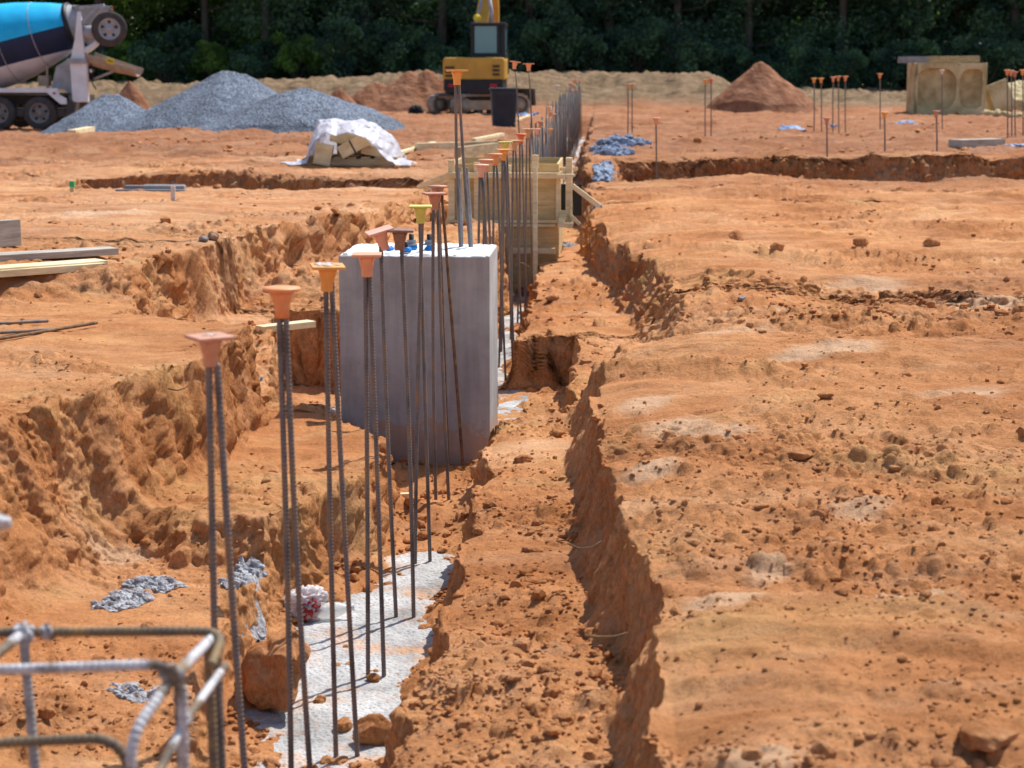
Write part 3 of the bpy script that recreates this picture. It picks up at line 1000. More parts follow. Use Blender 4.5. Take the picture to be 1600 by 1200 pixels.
def build_pier():
    t = empty("concrete_pier", ((PX0 + PX1) / 2, (PY0 + PY1) / 2, PZ0))
    w, d, h = PX1 - PX0, PY1 - PY0, PZ1 - PZ0
    # body with a slightly uneven top surface
    nx, ny = 40, 32
    gx = np.linspace(-w / 2, w / 2, nx); gy = np.linspace(-d / 2, d / 2, ny)
    X, Y = np.meshgrid(gx, gy)
    ex = np.minimum(np.minimum(X + w / 2, w / 2 - X), np.minimum(Y + d / 2, d / 2 - Y))
    Z = h + .014 * fbm2(X * 9, Y * 9, 3, 151) * np.clip(ex / .03, 0, 1) - .006 * (ex < .001) + .006 * np.abs(gn2(X * 30, Y * 30, 152))
    mb = MB()
    idx = np.arange(nx * ny).reshape(ny, nx)
    mb.add(np.stack([X, Y, Z], 2).reshape(-1, 3), [(idx[j, i], idx[j, i + 1], idx[j + 1, i + 1], idx[j + 1, i]) for j in range(ny - 1) for i in range(nx - 1)])
    ring = list(idx[0, :]) + list(idx[1:, -1]) + list(idx[-1, -2::-1]) + list(idx[-2:0:-1, 0])
    Vt = np.stack([X, Y, Z], 2).reshape(-1, 3)
    top = Vt[ring]; low = top.copy(); low[:, 2] = 0
    bv = top.copy(); bv[:, 2] -= .010
    inn = np.sign(low[:, :2]) * .004
    nR = len(ring)
    for A, B in ((top, bv), (bv, low)):
        mb.add(np.concatenate([A, B]), [((i + 1) % nR, i, nR + i, nR + (i + 1) % nR) for i in range(nR)])
    body = mb.build("pier_body", M['pier'], t)
    g2 = np.stack([X * .985, Y * .98, Z + .003 + .004 * np.abs(gn2(X * 14, Y * 14, 155))], 2).reshape(-1, 3)
    cr = MB().add(g2, [(idx[j, i], idx[j, i + 1], idx[j + 1, i + 1], idx[j + 1, i]) for j in range(ny - 1) for i in range(nx - 1)])
    k_ = len(g2)
    low = g2[ring].copy(); low[:, 2] -= .012
    cr.add(np.concatenate([g2[ring], low]), [((i + 1) % nR, i, nR + i, nR + (i + 1) % nR) for i in range(nR)])
    cr.build("sunlit_cement_crust", M['crust'], t, True)
    tag(t, "grey square concrete pier standing in the trench with anchor bolts on top", "concrete pier")
    return t


pier = build_pier()


def anchor_bolt(px, py_top, Y, label, tall=.085):
    p = atY(px, 400, Y)
    t = empty("anchor_bolt", (p[0], Y, PZ1))
    top = atY(px, py_top, Y)[2] - PZ1
    MB().lathe([(.013, -.03), (.013, top)], 14).build("shank", M['black'], t, True)
    MB().lathe([(.024, top - .05), (.024, top - .028)], 6).build("nut", M['galv'], t)
    MB().lathe([(.032, top - .056), (.032, top - .050)], 18).build("washer", M['galv'], t)
    b = MB()
    V, T = rocky(3, int(px), .6)
    b.add(V * np.array([.028, .028, .022]) + np.array([.004, 0, .015]), T)
    b.build("tape_wrap", M['blue'], t, True)
    tag(t, label, "anchor bolt", "anchor bolts on the pier")


anchor_bolt(643, 366, 9.62, "black anchor bolt with blue tape behind the brown rebar cap")
anchor_bolt(635, 378, 9.52, "shorter black anchor bolt with grey nut, just left of the tallest one")
anchor_bolt(671, 366, 9.62, "black anchor bolt with blue tape behind the bars right of the yellow cap")
anchor_bolt(607, 398, 9.55, "lowest anchor bolt, a stub in crumpled blue tape near the pier's left edge")

# ------------------------------------------------------------------ reinforcing bars and their caps
_capcache = {}


def cap_parts(colour, shape):
    key = (colour, shape)
    if key in _capcache: return _capcache[key]
    m = M['cap_' + colour]
    p = MB()
    if shape == 'square':
        p.box((0, 0, -.0045), (.098, .098, .009))
    else:
        p.lathe([(.030, -.013), (.046, -.009), (.049, -.004), (.047, 0), (.030, .002), (.0, .003)], 28)
    s = MB()
    if shape == 'square':
        s.lathe([(.0185, -.078), (.0190, -.076), (.0195, -.046), (.0225, -.044), (.0235, -.034), (.026, -.022), (.031, -.009)], 24)
        for k in range(4):
            a = k * math.pi / 2 + math.pi / 4
            s.prism([(.017, -.040), (.0225, -.040), (.0335, -.0091), (.017, -.0091)], -.002, .002)
            V = s.v[-1]; c, sn = math.cos(a), math.sin(a)
            s.v[-1] = np.stack([V[:, 0] * c - V[:, 1] * sn, V[:, 0] * sn + V[:, 1] * c, V[:, 2]], 1)
    else:
        s.lathe([(.0185, -.078), (.0195, -.05), (.0205, -.046), (.0255, -.028), (.033, -.012)], 24)
    a = p.build("plate", m, None, shape == 'round', .002 if shape == 'square' else 0)
    b = s.build("socket", m, None, True)
    _capcache[key] = (a, b, [0])
    return _capcache[key]


def cap(px, py, Y, colour, shape, label, group='rebar safety caps', rz=.2, tilt=(0, 0), dust=False, scale=1.0):
    p = atY(px, py, Y)
    t = empty("rebar_protector", p, rz)
    t.rotation_euler = (tilt[0], tilt[1], rz)
    t.scale = (scale,) * 3
    a, b, used = cap_parts(colour, shape)
    for q in (a, b):
        c = q if not used[0] else q.copy()
        if used[0]: COL.objects.link(c)
        c.parent = t
    used[0] = 1
    if dust:
        d = MB()
        rs = np.random.RandomState(int(px))
        for k in range(14):
            V, T = rocky(2, 700 + k, .5)
            d.add(V * np.array([.010, .008, .003]) * (.6 + rs.rand()) + np.array([(rs.rand() - .5) * .06, (rs.rand() - .5) * .06, .001]), T)
        d.build("dust_crust", M['dust'], t, True)
    tag(t, label, "rebar cap", group)
    return p


ZB = -.74


def bar(ptop, plow, Y, label, group="rebar dowels along the trench", r=.0076, zb=ZB, mat='steel', fine=True, bow=.008, Ytop=None):
    A = atY(ptop[0], ptop[1], Y if Ytop is None else Ytop)
    B = atY(plow[0], plow[1], Y)
    dirn = (B - A) / (A[2] - B[2])
    E = A + dirn * (A[2] - zb)
    L = np.linalg.norm(A - E)
    rs = np.random.RandomState(int(abs(ptop[0] * 31 + ptop[1] * 7)))
    ks = np.linspace(0, 1, 14)
    bx, by = (rs.rand() - .5) * 2 * bow, (rs.rand() - .5) * 2 * bow
    pts = np.stack([bx * np.sin(ks * np.pi), by * np.sin(ks * np.pi), ks * L], 1)
    mb = MB()
    if fine: mb.ribbed(pts, r)
    else: mb.tube(pts, r * 1.05, 7)
    o = mb.build("rebar", M[mat], None, True)
    d = Vector(A - E).normalized()
    o.rotation_euler = d.to_track_quat('Z', 'Y').to_euler()
    o.location = E
    return tag(o, label, "rebar", group)


Y8, Y7, Y6, Y5, Y4, Y3 = 9.22, 8.43, 7.66, 6.87, 6.16, 5.42
Y2, Y1 = 4.68, 3.95
bar((326, 568), (337, 1190), Y1, "left bar under the dusty pinkish brown cap nearest the camera")
bar((339, 568), (384, 1190), Y1, "right bar under the dusty pinkish brown cap nearest the camera")
bar((436, 478), (453, 1190), Y2, "left bar under the round orange cap")
bar((446, 478), (486, 1190), Y2, "right bar under the round orange cap")
bar((509, 438), (525, 1177), Y3, "left bar under the amber cap covered in grey crumbs")
bar((518, 438), (558, 1174), Y3, "right bar under the amber cap covered in grey crumbs")
bar((571, 418), (575, 1048), Y4, "left bar under the coral square cap before the pier's left edge")
bar((577, 418), (600, 1059), Y4, "right bar under the coral square cap before the pier's left edge")
bar((595, 376), (619, 962), Y5, "single bar under the tilted pink cap")
bar((627, 372), (646, 960), Y5, "single bar under the dark brown cap")
bar((660, 335), (649, 877), Y6, "left leaning bar under the yellow green cap")
bar((656, 335), (672, 877), Y6 + .03, "right leaning bar under the yellow green cap")
bar((677, 312), (682, 808), Y7, "left bar under the maroon cap next to the yellow green one")
bar((684, 312), (703, 810), Y7, "right bar under the maroon cap next to the yellow green one")
bar((690, 298), (725, 750), Y8, "thin bar leaning right against the pier front", mat='rust')
bar((685, 298), (700, 720), Y8 - .03, "thin bar close in front of the pier, beside the leaning one", mat='rust')
GC = "caps on the trench dowels"
cap(328, 524, Y1, 'dusty', 'square', "dusty pinkish brown square cap nearest the camera, cross-shaped white glint painted on top", GC, .62, scale=.87)
cr_ = [o for o in bpy.data.objects if o.name.startswith('rebar_protector')][0]
MB().box((0, 0, .0015), (.040, .007, .002)).box((0, 0, .0013), (.007, .040, .002)).build('cross_glint', M['dust'], cr_)  # pale bars laid on the plate as a painted cross-shaped glint
cap(440, 449, Y2, 'orange', 'round', "round orange mushroom cap on two bars, second from the camera", GC)
cap(512, 414, Y3, 'amber', 'square', "amber square cap topped with grey cement crumbs", GC, .25, (.03, .02), True)
cap(573, 396, Y4, 'coral', 'square', "coral square cap standing before the pier's left edge", GC, .1)
cap(592, 359, Y5, 'pink', 'square', "pale pink square cap tilted to one side", GC, .3, (0.05, -.28))
cap(625, 358, Y5, 'brown', 'square', "dark brown dirty square cap beside the tilted pink one", GC, .15, (0, .03))
cap(657, 321, Y6, 'yellow', 'square', "yellow green square cap, the only one of its colour by the pier", GC, .08, scale=.95)
cap(679, 301, Y7, 'maroon', 'square', "maroon brown square cap just right of the yellow green cap", GC, .3)
cap(684, 290, Y8, 'maroon', 'round', "reddish brown round cap highest of the maroon pair before the pier", GC)

# the tall pair that stands on the pier
GT = "tall bars standing on the pier"
bar((712, 128), (720, 392), 9.72, "left tall bar rising from the pier top", GT, zb=PZ1 - .05)
bar((717, 128), (735, 391), 9.72, "right tall bar rising from the pier top", GT, zb=PZ1 - .05)
cap(714, 109, 9.72, 'amber', 'square', "bright amber cap high above the pier against the excavator", "caps on the tall bars", .3)
bar((716, 260), (722, 392), 9.80, "left cement coated splice bar on the pier", GT, zb=PZ1 - .05, mat='galv')
bar((729, 262), (737, 391), 9.80, "right cement coated splice bar on the pier", GT, zb=PZ1 - .05, mat='galv')
bar((806, 112), (823, 420), 19.2, "left tall bar beyond the formwork", "tall bars beyond the formwork", zb=-.6, fine=False)
bar((827, 114), (842, 420), 19.2, "right tall bar beyond the formwork", "tall bars beyond the formwork", zb=-.6, fine=False)
cap(805, 96, 19.2, 'coral', 'square', "small coral cap on the left tall bar beyond the formwork", "caps on the tall bars", .3, (0, .15))
cap(826, 99, 19.2, 'coral', 'square', "small coral cap on the right tall bar beyond the formwork", "caps on the tall bars", .3)

# capped pairs between the pier and the formwork
mid = [(752, 257, 11.3, 'pink', 'round', "pale pink round cap just in front of the formwork's second post"),
       (759, 249, 11.6, 'coral', 'round', "coral round cap half hidden behind the pale pink one"),
       (774, 240, 12.3, 'orange', 'round', "orange round cap between the pale pink cap and the amber cap"),
       (787, 233, 12.9, 'amber', 'square', "amber cap with wide plate in front of the formwork"),
       (790, 221, 13.6, 'yellow', 'square', "olive yellow cap above the formwork panels"),
       (804, 219, 14.2, 'tan', 'square', "tan dusty cap right of the olive yellow one"),
       (814, 209, 14.9, 'red', 'round', "red orange round cap above the formwork"),
       (825, 201, 15.6, 'tan', 'square', "tan cap furthest back in front of the formwork")]
for px, py, Y, c, sh, lb in mid:
    s = F / Y
    cap(px, py, Y, c, sh, lb, GC, .2 + (px % 5) * .1)
    k = lb.split(' cap')[0] + " cap"
    x0 = px
    bar((x0 - .010 * s, py + .06 * s), (x0 - .030 * s, 520), Y, "left bar under the " + lb, fine=False)
    bar((x0 + .010 * s, py + .06 * s), (x0 + .055 * s, 520), Y, "right bar under the " + lb, fine=False)
bar((753, 275), (766, 470), 11.35, "middle bar under the pale pink round cap", fine=False)

# dense far rows: one bar mesh, copied
GD = "dense row of dowels beyond the formwork"
proto = MB().tube([(0, 0, 0), (.004, .003, .7), (0, 0, 1.5)], .0105, 6).build("rebar", M['steel'], None, True)
tag(proto, "thin dark dowel in the dense far row beyond the formwork", "rebar", GD)
rs = np.random.RandomState(11)
first = True
far_caps = []
cols = ['pink', 'tan', 'maroon', 'coral', 'tan', 'dusty', 'amber']
Yq = 20.0
k = 0
while Yq < 56:
    for (dx, lean) in ((-.06, -.02), (.05, .02)):
        o = proto if first else proto.copy()
        if not first: COL.objects.link(o)
        first = False
        hscale = .05 * rs.randn() + (.93 if Yq < 28 else 1.0 + .05 * min(1, (Yq - 28) / 20))
        o.location = (-.88 + drift(Yq) + dx + .02 * rs.randn(), Yq + .05 * rs.randn(), -.72)
        o.rotation_euler = (.012 * rs.randn(), -lean * 1.2 + .008 * rs.randn(), 0)
        o.scale = (1, 1, hscale)
    if (Yq < 29 and k % 2 == 0) or Yq > 40: far_caps.append((-.88 + drift(Yq), Yq, -.70 + 1.5 * hscale + .05, cols[k % len(cols)]))
    Yq += .62; k += 1
    if k == 40: Yq += .1
for i, (x, y, z, c) in enumerate(far_caps):
    a, b, used = cap_parts(c, 'round')
    t = empty("rebar_protector", (x + .06 * rs.randn(), y, z + .05 * rs.randn()), rs.rand())
    t.scale = (.85,) * 3
    for q in (a, b):
        o = q.copy() if used[0] else q
        if used[0]: COL.objects.link(o)
        o.parent = t
    used[0] = 1
    tag(t, "tiny weathered cap in the dense far row beyond the formwork", "rebar cap", "caps in the dense far row")
cap(899, 135, 45, 'green', 'round', "bright green cap in the far row", "caps in the dense far row", scale=1.3)
cap(870, 133, 40, 'white', 'round', "whitish cap at the near end of the far row", "caps in the dense far row", scale=1.4)

# bars standing in the right-hand ground, capped
right = [  # px, py cap, py base, Y, colour, label part
    (981, 131, 215, 34.5, 'tan', "leftmost of the tan capped pair beside the far trench"),
    (988, 131, 215, 34.7, 'tan', "right one of the tan capped pair beside the far trench"),
    (1102, 124, 211, 36.0, 'amber', "amber capped one left of the red soil mound"),
    (1111, 123, 211, 36.0, 'red', "red capped one left of the red soil mound"),
    (1025, 184, 286, 25.2, 'coral', "short one alone at the near right cross trench end"),
    (1272, 122, 207, 37.0, 'amber', "amber capped one at the left of the cluster by the dark wood"),
    (1283, 122, 207, 37.0, 'amber', "second amber capped one of the cluster by the dark wood"),
    (1302, 120, 205, 37.2, 'coral', "coral capped one in the middle of the cluster"),
    (1310, 119, 205, 37.4, 'orange', "orange capped one, middle of the cluster, right of the coral cap"),
    (1321, 119, 205, 37.2, 'orange', "orange capped one at the right edge of the cluster"),
    (1375, 115, 200, 38.0, 'orange', "lone tall one left of the concrete box"),
    (1472, 109, 193, 39.0, 'white', "pale capped one in front of the concrete box"),
    (1292, 184, 258, 26.0, 'maroon', "dull capped short one at the left on the cross trench bank"),
    (1382, 175, 243, 27.0, 'amber', "amber capped short one on the cross trench bank"),
    (1463, 173, 245, 27.0, 'maroon', "maroon capped short one on the bank, before the concrete box"),
    (1574, 109, 200, 33.0, 'orange', "orange capped one at the far right group"),
    (1580, 110, 200, 33.2, 'coral', "coral capped one at the far right group"),
    (1586, 112, 203, 33.4, 'maroon', "maroon capped one at the far right group"),
    (1598, 109, 206, 33.0, 'amber', "amber capped one at the right picture border")]
for px, py, pb, Y, c, lb in right:
    b_ = atY(px, pb, Y)
    g = gh(b_[0], Y)
    bar((px, py + 4), (px - .5 + (px % 3) * .5, pb), Y, "bar: " + lb if False else lb.replace("one", "rebar", 1), "capped bars on the right ground", r=.011, zb=min(g, b_[2]) - .1, fine=False, bow=.01)
    cap(px, py, Y, c, 'round', "cap of the " + lb.replace("one", "rebar", 1), "caps on the right ground", .2, scale=1.25)


# ------------------------------------------------------------------ tied cage at the lower left
def arc(pts, r=.05, n=7):
    """round the corners of a polyline"""
    pts = [np.array(p, float) for p in pts]
    out = [pts[0]]
    for i in range(1, len(pts) - 1):
        a, b, c = pts[i - 1], pts[i], pts[i + 1]
        u = (a - b) / np.linalg.norm(a - b); v = (c - b) / np.linalg.norm(c - b)
        for t in np.linspace(0, 1, n):
            out.append(b + u * r * (1 - t) ** 2 + v * r * t ** 2)
    out.append(pts[-1])
    return np.array(out)


def cage():
    t = empty("rebar_cage", (-.9, 2.9, -.7))
    off = np.array([-.9, 2.9, -.7])
    def L(pts): return [np.array(p) - off for p in pts]
    R = .0085
    Yb, Yf = 3.06, 2.74
    # stirrups: flat hoops with rounded corners, one above another
    def hoop(pxr, pyb, pyf, pxf, name, z_low, mats):
        a = atY(-160, pyb + 3, Yb); b = atY(pxr, pyb, Yb); c = atY(pxf, pyf, Yf)
        d = atY(-200, pyf, Yf)
        return a, b, c, d
    A = hoop(352, 986, 1052, 268, '', 0, 0)
    o = MB().ribbed(L(arc([A[0], A[1], A[1] + np.array([-.004, -.10, -.03])], .05)), R).build("stirrup", M['cagesteel'], t, True)
    o = MB().ribbed(L(arc([atY(-160, 1052, Yf), atY(262, 1038, Yf), atY(285, 1062, Yf), atY(289, 1300, Yf)], .03)), R).build("stirrup", M['splash'], t, True)
    MB().ribbed(L(arc([atY(-160, 1168, Yf - .08), atY(190, 1152, Yf - .08), atY(222, 1290, Yf - .08)], .05)), R).build("stirrup", M['cagesteel'], t, True)
    # side runs between the hoops
    MB().ribbed(L(arc([atY(332, 996, Yb), atY(268, 1060, Yf), atY(205, 1150, Yf - .1), atY(203, 1290, Yf - .1)], .04)), R).build("cross_bar", M['splash'], t, True)
    MB().ribbed(L([atY(352, 1040, Yb - .02), atY(292, 1122, Yf + .03), atY(238, 1225, Yf - .12)]), R * .85).build("cross_bar", M['splash'], t, True)
    MB().ribbed(L(arc([atY(-150, 1110, Yf), atY(-60, 1065, Yf), atY(35, 990, Yb), atY(40, 1010, Yb)], .02)), R).build("cross_bar", M['splash'], t, True)
    # uprights
    for (p0, p1, Y, m) in (((36, 990), (64, 1300), Yb - .015, 'galv'), ((325, 1005), (339, 1300), Yb - .01, 'cagesteel'), ((338, 1020), (350, 1300), Yb + .02, 'steel'),
                           ((279, 1060), (288, 1300), Yf + .02, 'steel')):
        a, b = atY(*p0, Y), atY(*p1, Y)
        d = (b - a) / (a[2] - b[2])
        MB().ribbed(L([a, a + d * (a[2] + .72)]), R).build("upright_bar", M[m], t, True)
    # tie wire and cement blobs at the crossings
    for k, (px, py, Y, s) in enumerate(((268, 1056, Yf, .018), (36, 990, Yb, .022), (292, 1122, Yf + .03, .011), (75, 988, Yb, .014))):
        V, T = rocky(4, 900 + k, .7, 2.2)
        MB().add(V * s * np.array([1.1, .8, 1]) + (atY(px, py, Y) - off), T).build("cement_blob", M['splash'], t, True)
    p = atY(292, 1122, Yf + .02) - off
    tw = [p + np.array([.016 * math.cos(a), -.012 + .012 * math.sin(a), .012 * math.sin(a * .7)]) for a in np.linspace(0, 12, 40)] + [p + np.array([.03, -.02, -.02]), p + np.array([-.035, -.02, .02])]
    MB().tube(tw, .0013, 5).build("tie_wire", M['rust'], t, True)
    tag(t, "tied rebar cage splashed with cement at the lower left corner", "rebar cage")


cage()
p = atY(-6, 815, 2.9)
V, T = rocky(4, 77, .4)
o = MB().add(V * np.array([.028, .014, .015]), T).build("cement_lump", M['splash'], None, True)
# the lump crowns a cut bar stub rising from the ground
o.location = p
gz = gh(p[0], p[1])
s_ = MB().tube([(0, 0, 0), (-.5, .03, -.02), (-.7, .04, gz - p[2] - .1), (-.7, .04, gz - p[2] - .2)], .008, 8).build("bar_stub", M['steel'], o, True)
tag(o, "pale cement lump on a bar stub at the left border", "cement lump")

# ------------------------------------------------------------------ formwork box round the second pier
def formwork():
    t = empty("pier_formwork", (-1.0, 17.3, -.7))
    off = np.array([-1.0, 17.3, -.7])
    yF, yB = 17.0, 18.2
    X = lambda px, Y=yF: atY(px, 300, Y)[0]
    Zp = lambda py, Y=yF: atY(800, py, Y)[2]
    x0, x1 = X(703), X(873)
    zt, zb = Zp(256), -.68
    def box(mb, xa, xb, ya, yb, za, zb_): mb.box(((xa + xb) / 2 - off[0], (ya + yb) / 2 - off[1], (za + zb_) / 2 - off[2]), (xb - xa, yb - ya, zb_ - za))
    pn = MB(); box(pn, x0, x1, yF, yF + .02, zb, zt); pn.build("front_panel", M['ply'], t)
    pn = MB(); box(pn, x0, x1, yB, yB + .02, zb, zt); pn.build("back_panel", M['ply'], t)
    pn = MB(); box(pn, x0, x0 + .02, yF + .021, yB - .001, zb, zt); pn.build("side_panel", M['ply'], t)
    pn = MB(); box(pn, x1 - .02, x1, yF + .021, yB - .001, zb, zt); pn.build("side_panel", M['ply'], t)
    for a, b, top, bot in ((701, 711, 250, 345), (741, 750, 254, 345), (794, 799, 258, 345), (869, 876, 272, 345), (722, 727, 262, 345), (815, 820, 262, 345)):
        s = MB(); box(s, X(a), X(b), yF - .045, yF - .002, Zp(bot), Zp(top)); s.build("stud", M['lumber'], t, bevel=.003)
    for a, b, ya, yb_ in ((700, 882, 269, 278), (697, 884, 343, 347), (697, 868, 349, 353), (794, 868, 386, 395), (742, 786, 392, 399)):
        s = MB(); box(s, X(a), X(b), yF - .09, yF - .047, Zp(yb_), Zp(ya)); s.build("waler", M['lumber'], t, bevel=.003)
    # corner post set and the pale long post
    s = MB(); box(s, X(884), X(894), yF - .05, yF + .05, Zp(347), Zp(246)); s.build("post", M['lumber'], t, bevel=.003)
    s = MB(); box(s, X(832), X(842), yF - .14, yF - .095, Zp(262), Zp(241)); s.build("post", M['lumber'], t, bevel=.003)
    s = MB(); box(s, X(891), X(895), yF - .09, yF - .055, Zp(347), Zp(312)); s.build("post", M['lumber'], t, bevel=.003)
    s = MB(); s.beam(atY(836, 262, yF - .19) - off, atY(837, 470, yF - .42) - off, .06, .04, (1, 0, 0)); s.build("long_post", M['lumber'], t, bevel=.003)
    s = MB(); box(s, X(871), X(899), yF - .2, yF - .15, Zp(274), Zp(270)); s.build("waler", M['lumber'], t)
    s = MB(); box(s, X(874), X(902), yF + .1, yF + .14, Zp(267), Zp(262)); s.build("waler", M['lumber'], t)
    # stepped blocks at the corner
    s = MB()
    for k in range(3): box(s, X(874 + k), X(884 + 2 * k), yF - .2 + .07 * k, yF - .14 + .07 * k, Zp(345 - 5 * k), Zp(338 - 5 * k))
    box(s, X(873), X(896), yF - .22, yF - .1, Zp(352), Zp(345)); s.build("corner_block", M['lumber'], t)
    # braces
    for a, b in (((707, 271), (655, 292)), ((707, 277), (664, 297)), ((894, 290), (936, 322))):
        s = MB()
        ya = yF - .03
        s.beam(atY(*a, ya) - off, atY(*b, ya + (.0 if a[0] > 800 else .1)) - off, .045, .045); s.build("brace", M['lumber'], t, bevel=.003)
    s = MB(); s.beam(atY(893, 338, yF - .1) - off, atY(906, 351, yF - .1) - off, .03, .03); s.build("brace", M['lumber'], t)
    # black panel standing in for the shade inside the gap
    s = MB(); box(s, X(875), X(908), yF + .25, yF + .28, Zp(340), Zp(290)); s.build("gap_shade_panel", M['black'], t)
    tag(t, "pale timber and plywood formwork box braced in the trench behind the pier", "formwork")


formwork()
GF = gh(-1.0, 17.8)


# ------------------------------------------------------------------ lumber and small things
def plank(px0, py0, px1, py1, z, w, h, mat, label, cat="plank", group="loose lumber on the ground", lift=0.0):
    if z > -.1: z = .5 * (ag(px0, py0, z)[2] + ag(px1, py1, z)[2])
    a, b = at(px0, py0, z), at(px1, py1, z)
    za, zb_ = gh(a[0], a[1]), gh(b[0], b[1])
    zz = max(za, zb_) + h / 2 if z < -.1 else sorted([za, zb_, gh((a[0] + b[0]) / 2, (a[1] + b[1]) / 2)])[1] + h / 2 + .01 + lift
    c = (a + b) / 2; L = np.linalg.norm((b - a)[:2])
    mb = MB().box((0, 0, 0), (L, w, h))
    o = mb.build("plank", M[mat], None, bevel=.003)
    o.location = (c[0], c[1], zz); o.rotation_euler = (0, 0, math.atan2(b[1] - a[1], b[0] - a[0]))
    return tag(o, label, cat, group)


plank(-50, 414, 178, 400, .2, .16, .04, 'greywood', "weathered grey and tan board, rearmost of the three by the left border")
plank(-50, 436, 155, 421, .2, .16, .04, 'lumber', "middle fresh pine board of the three by the left border")
plank(-50, 458, 160, 441, .2, .16, .045, 'lumber', "front fresh pine board of the three by the left border")
plank(405, 509, 487, 500, -.18, .09, .04, 'lumber', "short pine offcut lying on the cut soil left of the pier")
plank(620, 243, 678, 226, .15, .09, .04, 'lumber', "pale narrow board pointing toward the plastic covered bundle")
plank(650, 236, 718, 234, .15, .09, .14, 'lumber', "thick pine timber behind the formwork, left of the amber capped bars")
plank(712, 236, 775, 232, .15, .1, .10, 'oldwood', "dirty timber lying behind the amber capped tall bars")
plank(715, 248, 775, 240, .15, .1, .16, 'oldwood', "thick brown timber nearest the formwork's rear")
plank(740, 232, 785, 222, .15, .08, .05, 'lumber', "thin pale board on the timbers behind the formwork", lift=.06)
plank(808, 186, 850, 172, .0, .1, .06, 'lumber', "pale board lying beside the black bin")
plank(112, 213, 142, 207, -.2, .2, .12, 'lumber', "short pine block before the small gravel pile")
plank(1492, 233, 1560, 231, .1, .3, .16, 'greywood', "long grey block lying before the right concrete slab", "block")
plank(-30, 392, 30, 386, .25, .05, .17, 'greywood', "upright weathered form board at the left border above the three planks", lift=0)

for (a, b, mt, lb) in (((-60, 519), (75, 506), 'steel', "rearmost dark bar lying on the clay at the left border"),
                       ((-60, 527), (91, 515), 'steel', "middle dark bar lying on the clay at the left border"),
                       ((-60, 547), (152, 511), 'rust', "longest rusty bar lying on the clay at the left border")):
    zz = .5 * (ag(*a, .14)[2] + ag(*b, .14)[2])
    A, B = at(*a, zz), at(*b, zz)
    zz = [gh(*(A + (B - A) * t)[:2]) for t in np.linspace(0, 1, 9)]
    sl = (zz[-1] - zz[0]); lift = max(z - (zz[0] + sl * t) for z, t in zip(zz, np.linspace(0, 1, 9)))
    A[2] = zz[0] + lift + .006; B[2] = zz[-1] + lift + .006
    o = MB().ribbed([(0, 0, 0), (B - A)], .008).build("rebar", M[mt], None, True)
    o.location = A
    tag(o, lb, "rebar", "loose bars on the left ground")

# spilled concrete
GS = "spilled concrete lumps"


def spill(px, py, z, size, label, seed, mat='spill', rz=0., lump=.35, freq=2.6):
    p = ag(px, py, z) if seed > 2 else at(px, py, z)
    o = lump_obj("concrete_spill", p[0], p[1], (size[0], size[1], size[2] * .6), M[mat], label, "spilled concrete", GS, seed, rz, None, lump, freq)
    if mat == 'bluesheet': return o
    # crumbs of aggregate grown onto it
    rs_ = np.random.RandomState(seed + 300)
    me = o.data; n0 = len(me.vertices)
    V0 = np.empty(n0 * 3); me.vertices.foreach_get("co", V0); V0 = V0.reshape(-1, 3)
    mb = MB().add(V0, [tuple(f.vertices) for f in me.polygons])
    top = V0[V0[:, 2] > np.percentile(V0[:, 2], 45)]
    k = min(size[0], size[1])
    for q in range(70):
        V, T = ROCKS[rs_.randint(6)]
        c = top[rs_.randint(len(top))]
        mb.add(V * k * (.04 + .11 * rs_.rand() ** 2) * np.array([1, 1, .8]) + c, T)
    me2 = bpy.data.meshes.new("concrete_spill"); me2.from_pydata(np.concatenate(mb.v).tolist(), [], mb.f); me2.materials.append(M[mat])
    o.data = me2
    return o


ROCKS = [rocky(2, 950 + k, .6) for k in range(6)]
spill(481, 524, -.2, (.26, .14, .07), "grey concrete lump on the pit edge left of the pier", 1)
spill(396, 588, -.3, (.10, .12, .10), "grey concrete lump on the pit's left lip below the orange cap", 2)
spill(245, 917, -.48, (.19, .13, .07), "knobbly grey concrete spill on the left bench, the larger lump", 3, rz=.3, lump=.5, freq=3.2)
spill(190, 938, -.48, (.20, .16, .035), "flat scatter of grey concrete on the left bench beside the larger lump", 4, rz=.5, lump=.6, freq=4)
spill(385, 925, -.5, (.14, .32, .09), "concrete spill running over the trench lip beside the plastic bag", 5, rz=.15, lump=.5, freq=3.4)
spill(205, 1082, -.5, (.12, .10, .012), "small flat grey splash behind the rebar cage", 6, lump=.6, freq=4)
spill(946, 276, -.1, (.30, 1.5, .14), "long bluish concrete spill on the slope right of the formwork", 7, 'bluespill', -.1, .3)
spill(958, 240, .0, (.55, 1.0, .14), "bluish concrete heap on the far trench's right lip", 8, 'bluespill', .3, .3)
spill(975, 228, .1, (.75, .7, .16), "bluish grey gravelly heap behind the lone short bar", 9, 'bluespill', .1, .3)
spill(1415, 195, .1, (.62, .6, .24), "rounded bluish heap left of the pale capped bar", 10, 'bluesheet')
spill(1242, 203, .1, (.5, .8, .20), "blue plastic scrap left of the bar cluster", 11, 'bluesheet', .5)
spill(1302, 199, .1, (.18, .5, .26), "blue plastic scrap among the bar cluster", 12, 'bluesheet')
spill(1565, 231, .1, (.55, .5, .13), "blue plastic sheet crumpled at the end of the grey block", 13, 'bluesheet')
spill(822, 181, .0, (.8, .5, .18), "blue sheet lying right of the black bin", 14, 'bluesheet')
spill(930, 330, -.3, (.12, .4, .07), "small grey concrete lump under the formwork's right brace", 15, 'bluespill')
spill(885, 383, -.35, (.20, .4, .03), "thin pale splash on the bench below the formwork", 16, 'spill')

# notable rocks and slabs of clay
GR = "larger stones and clods lying around"


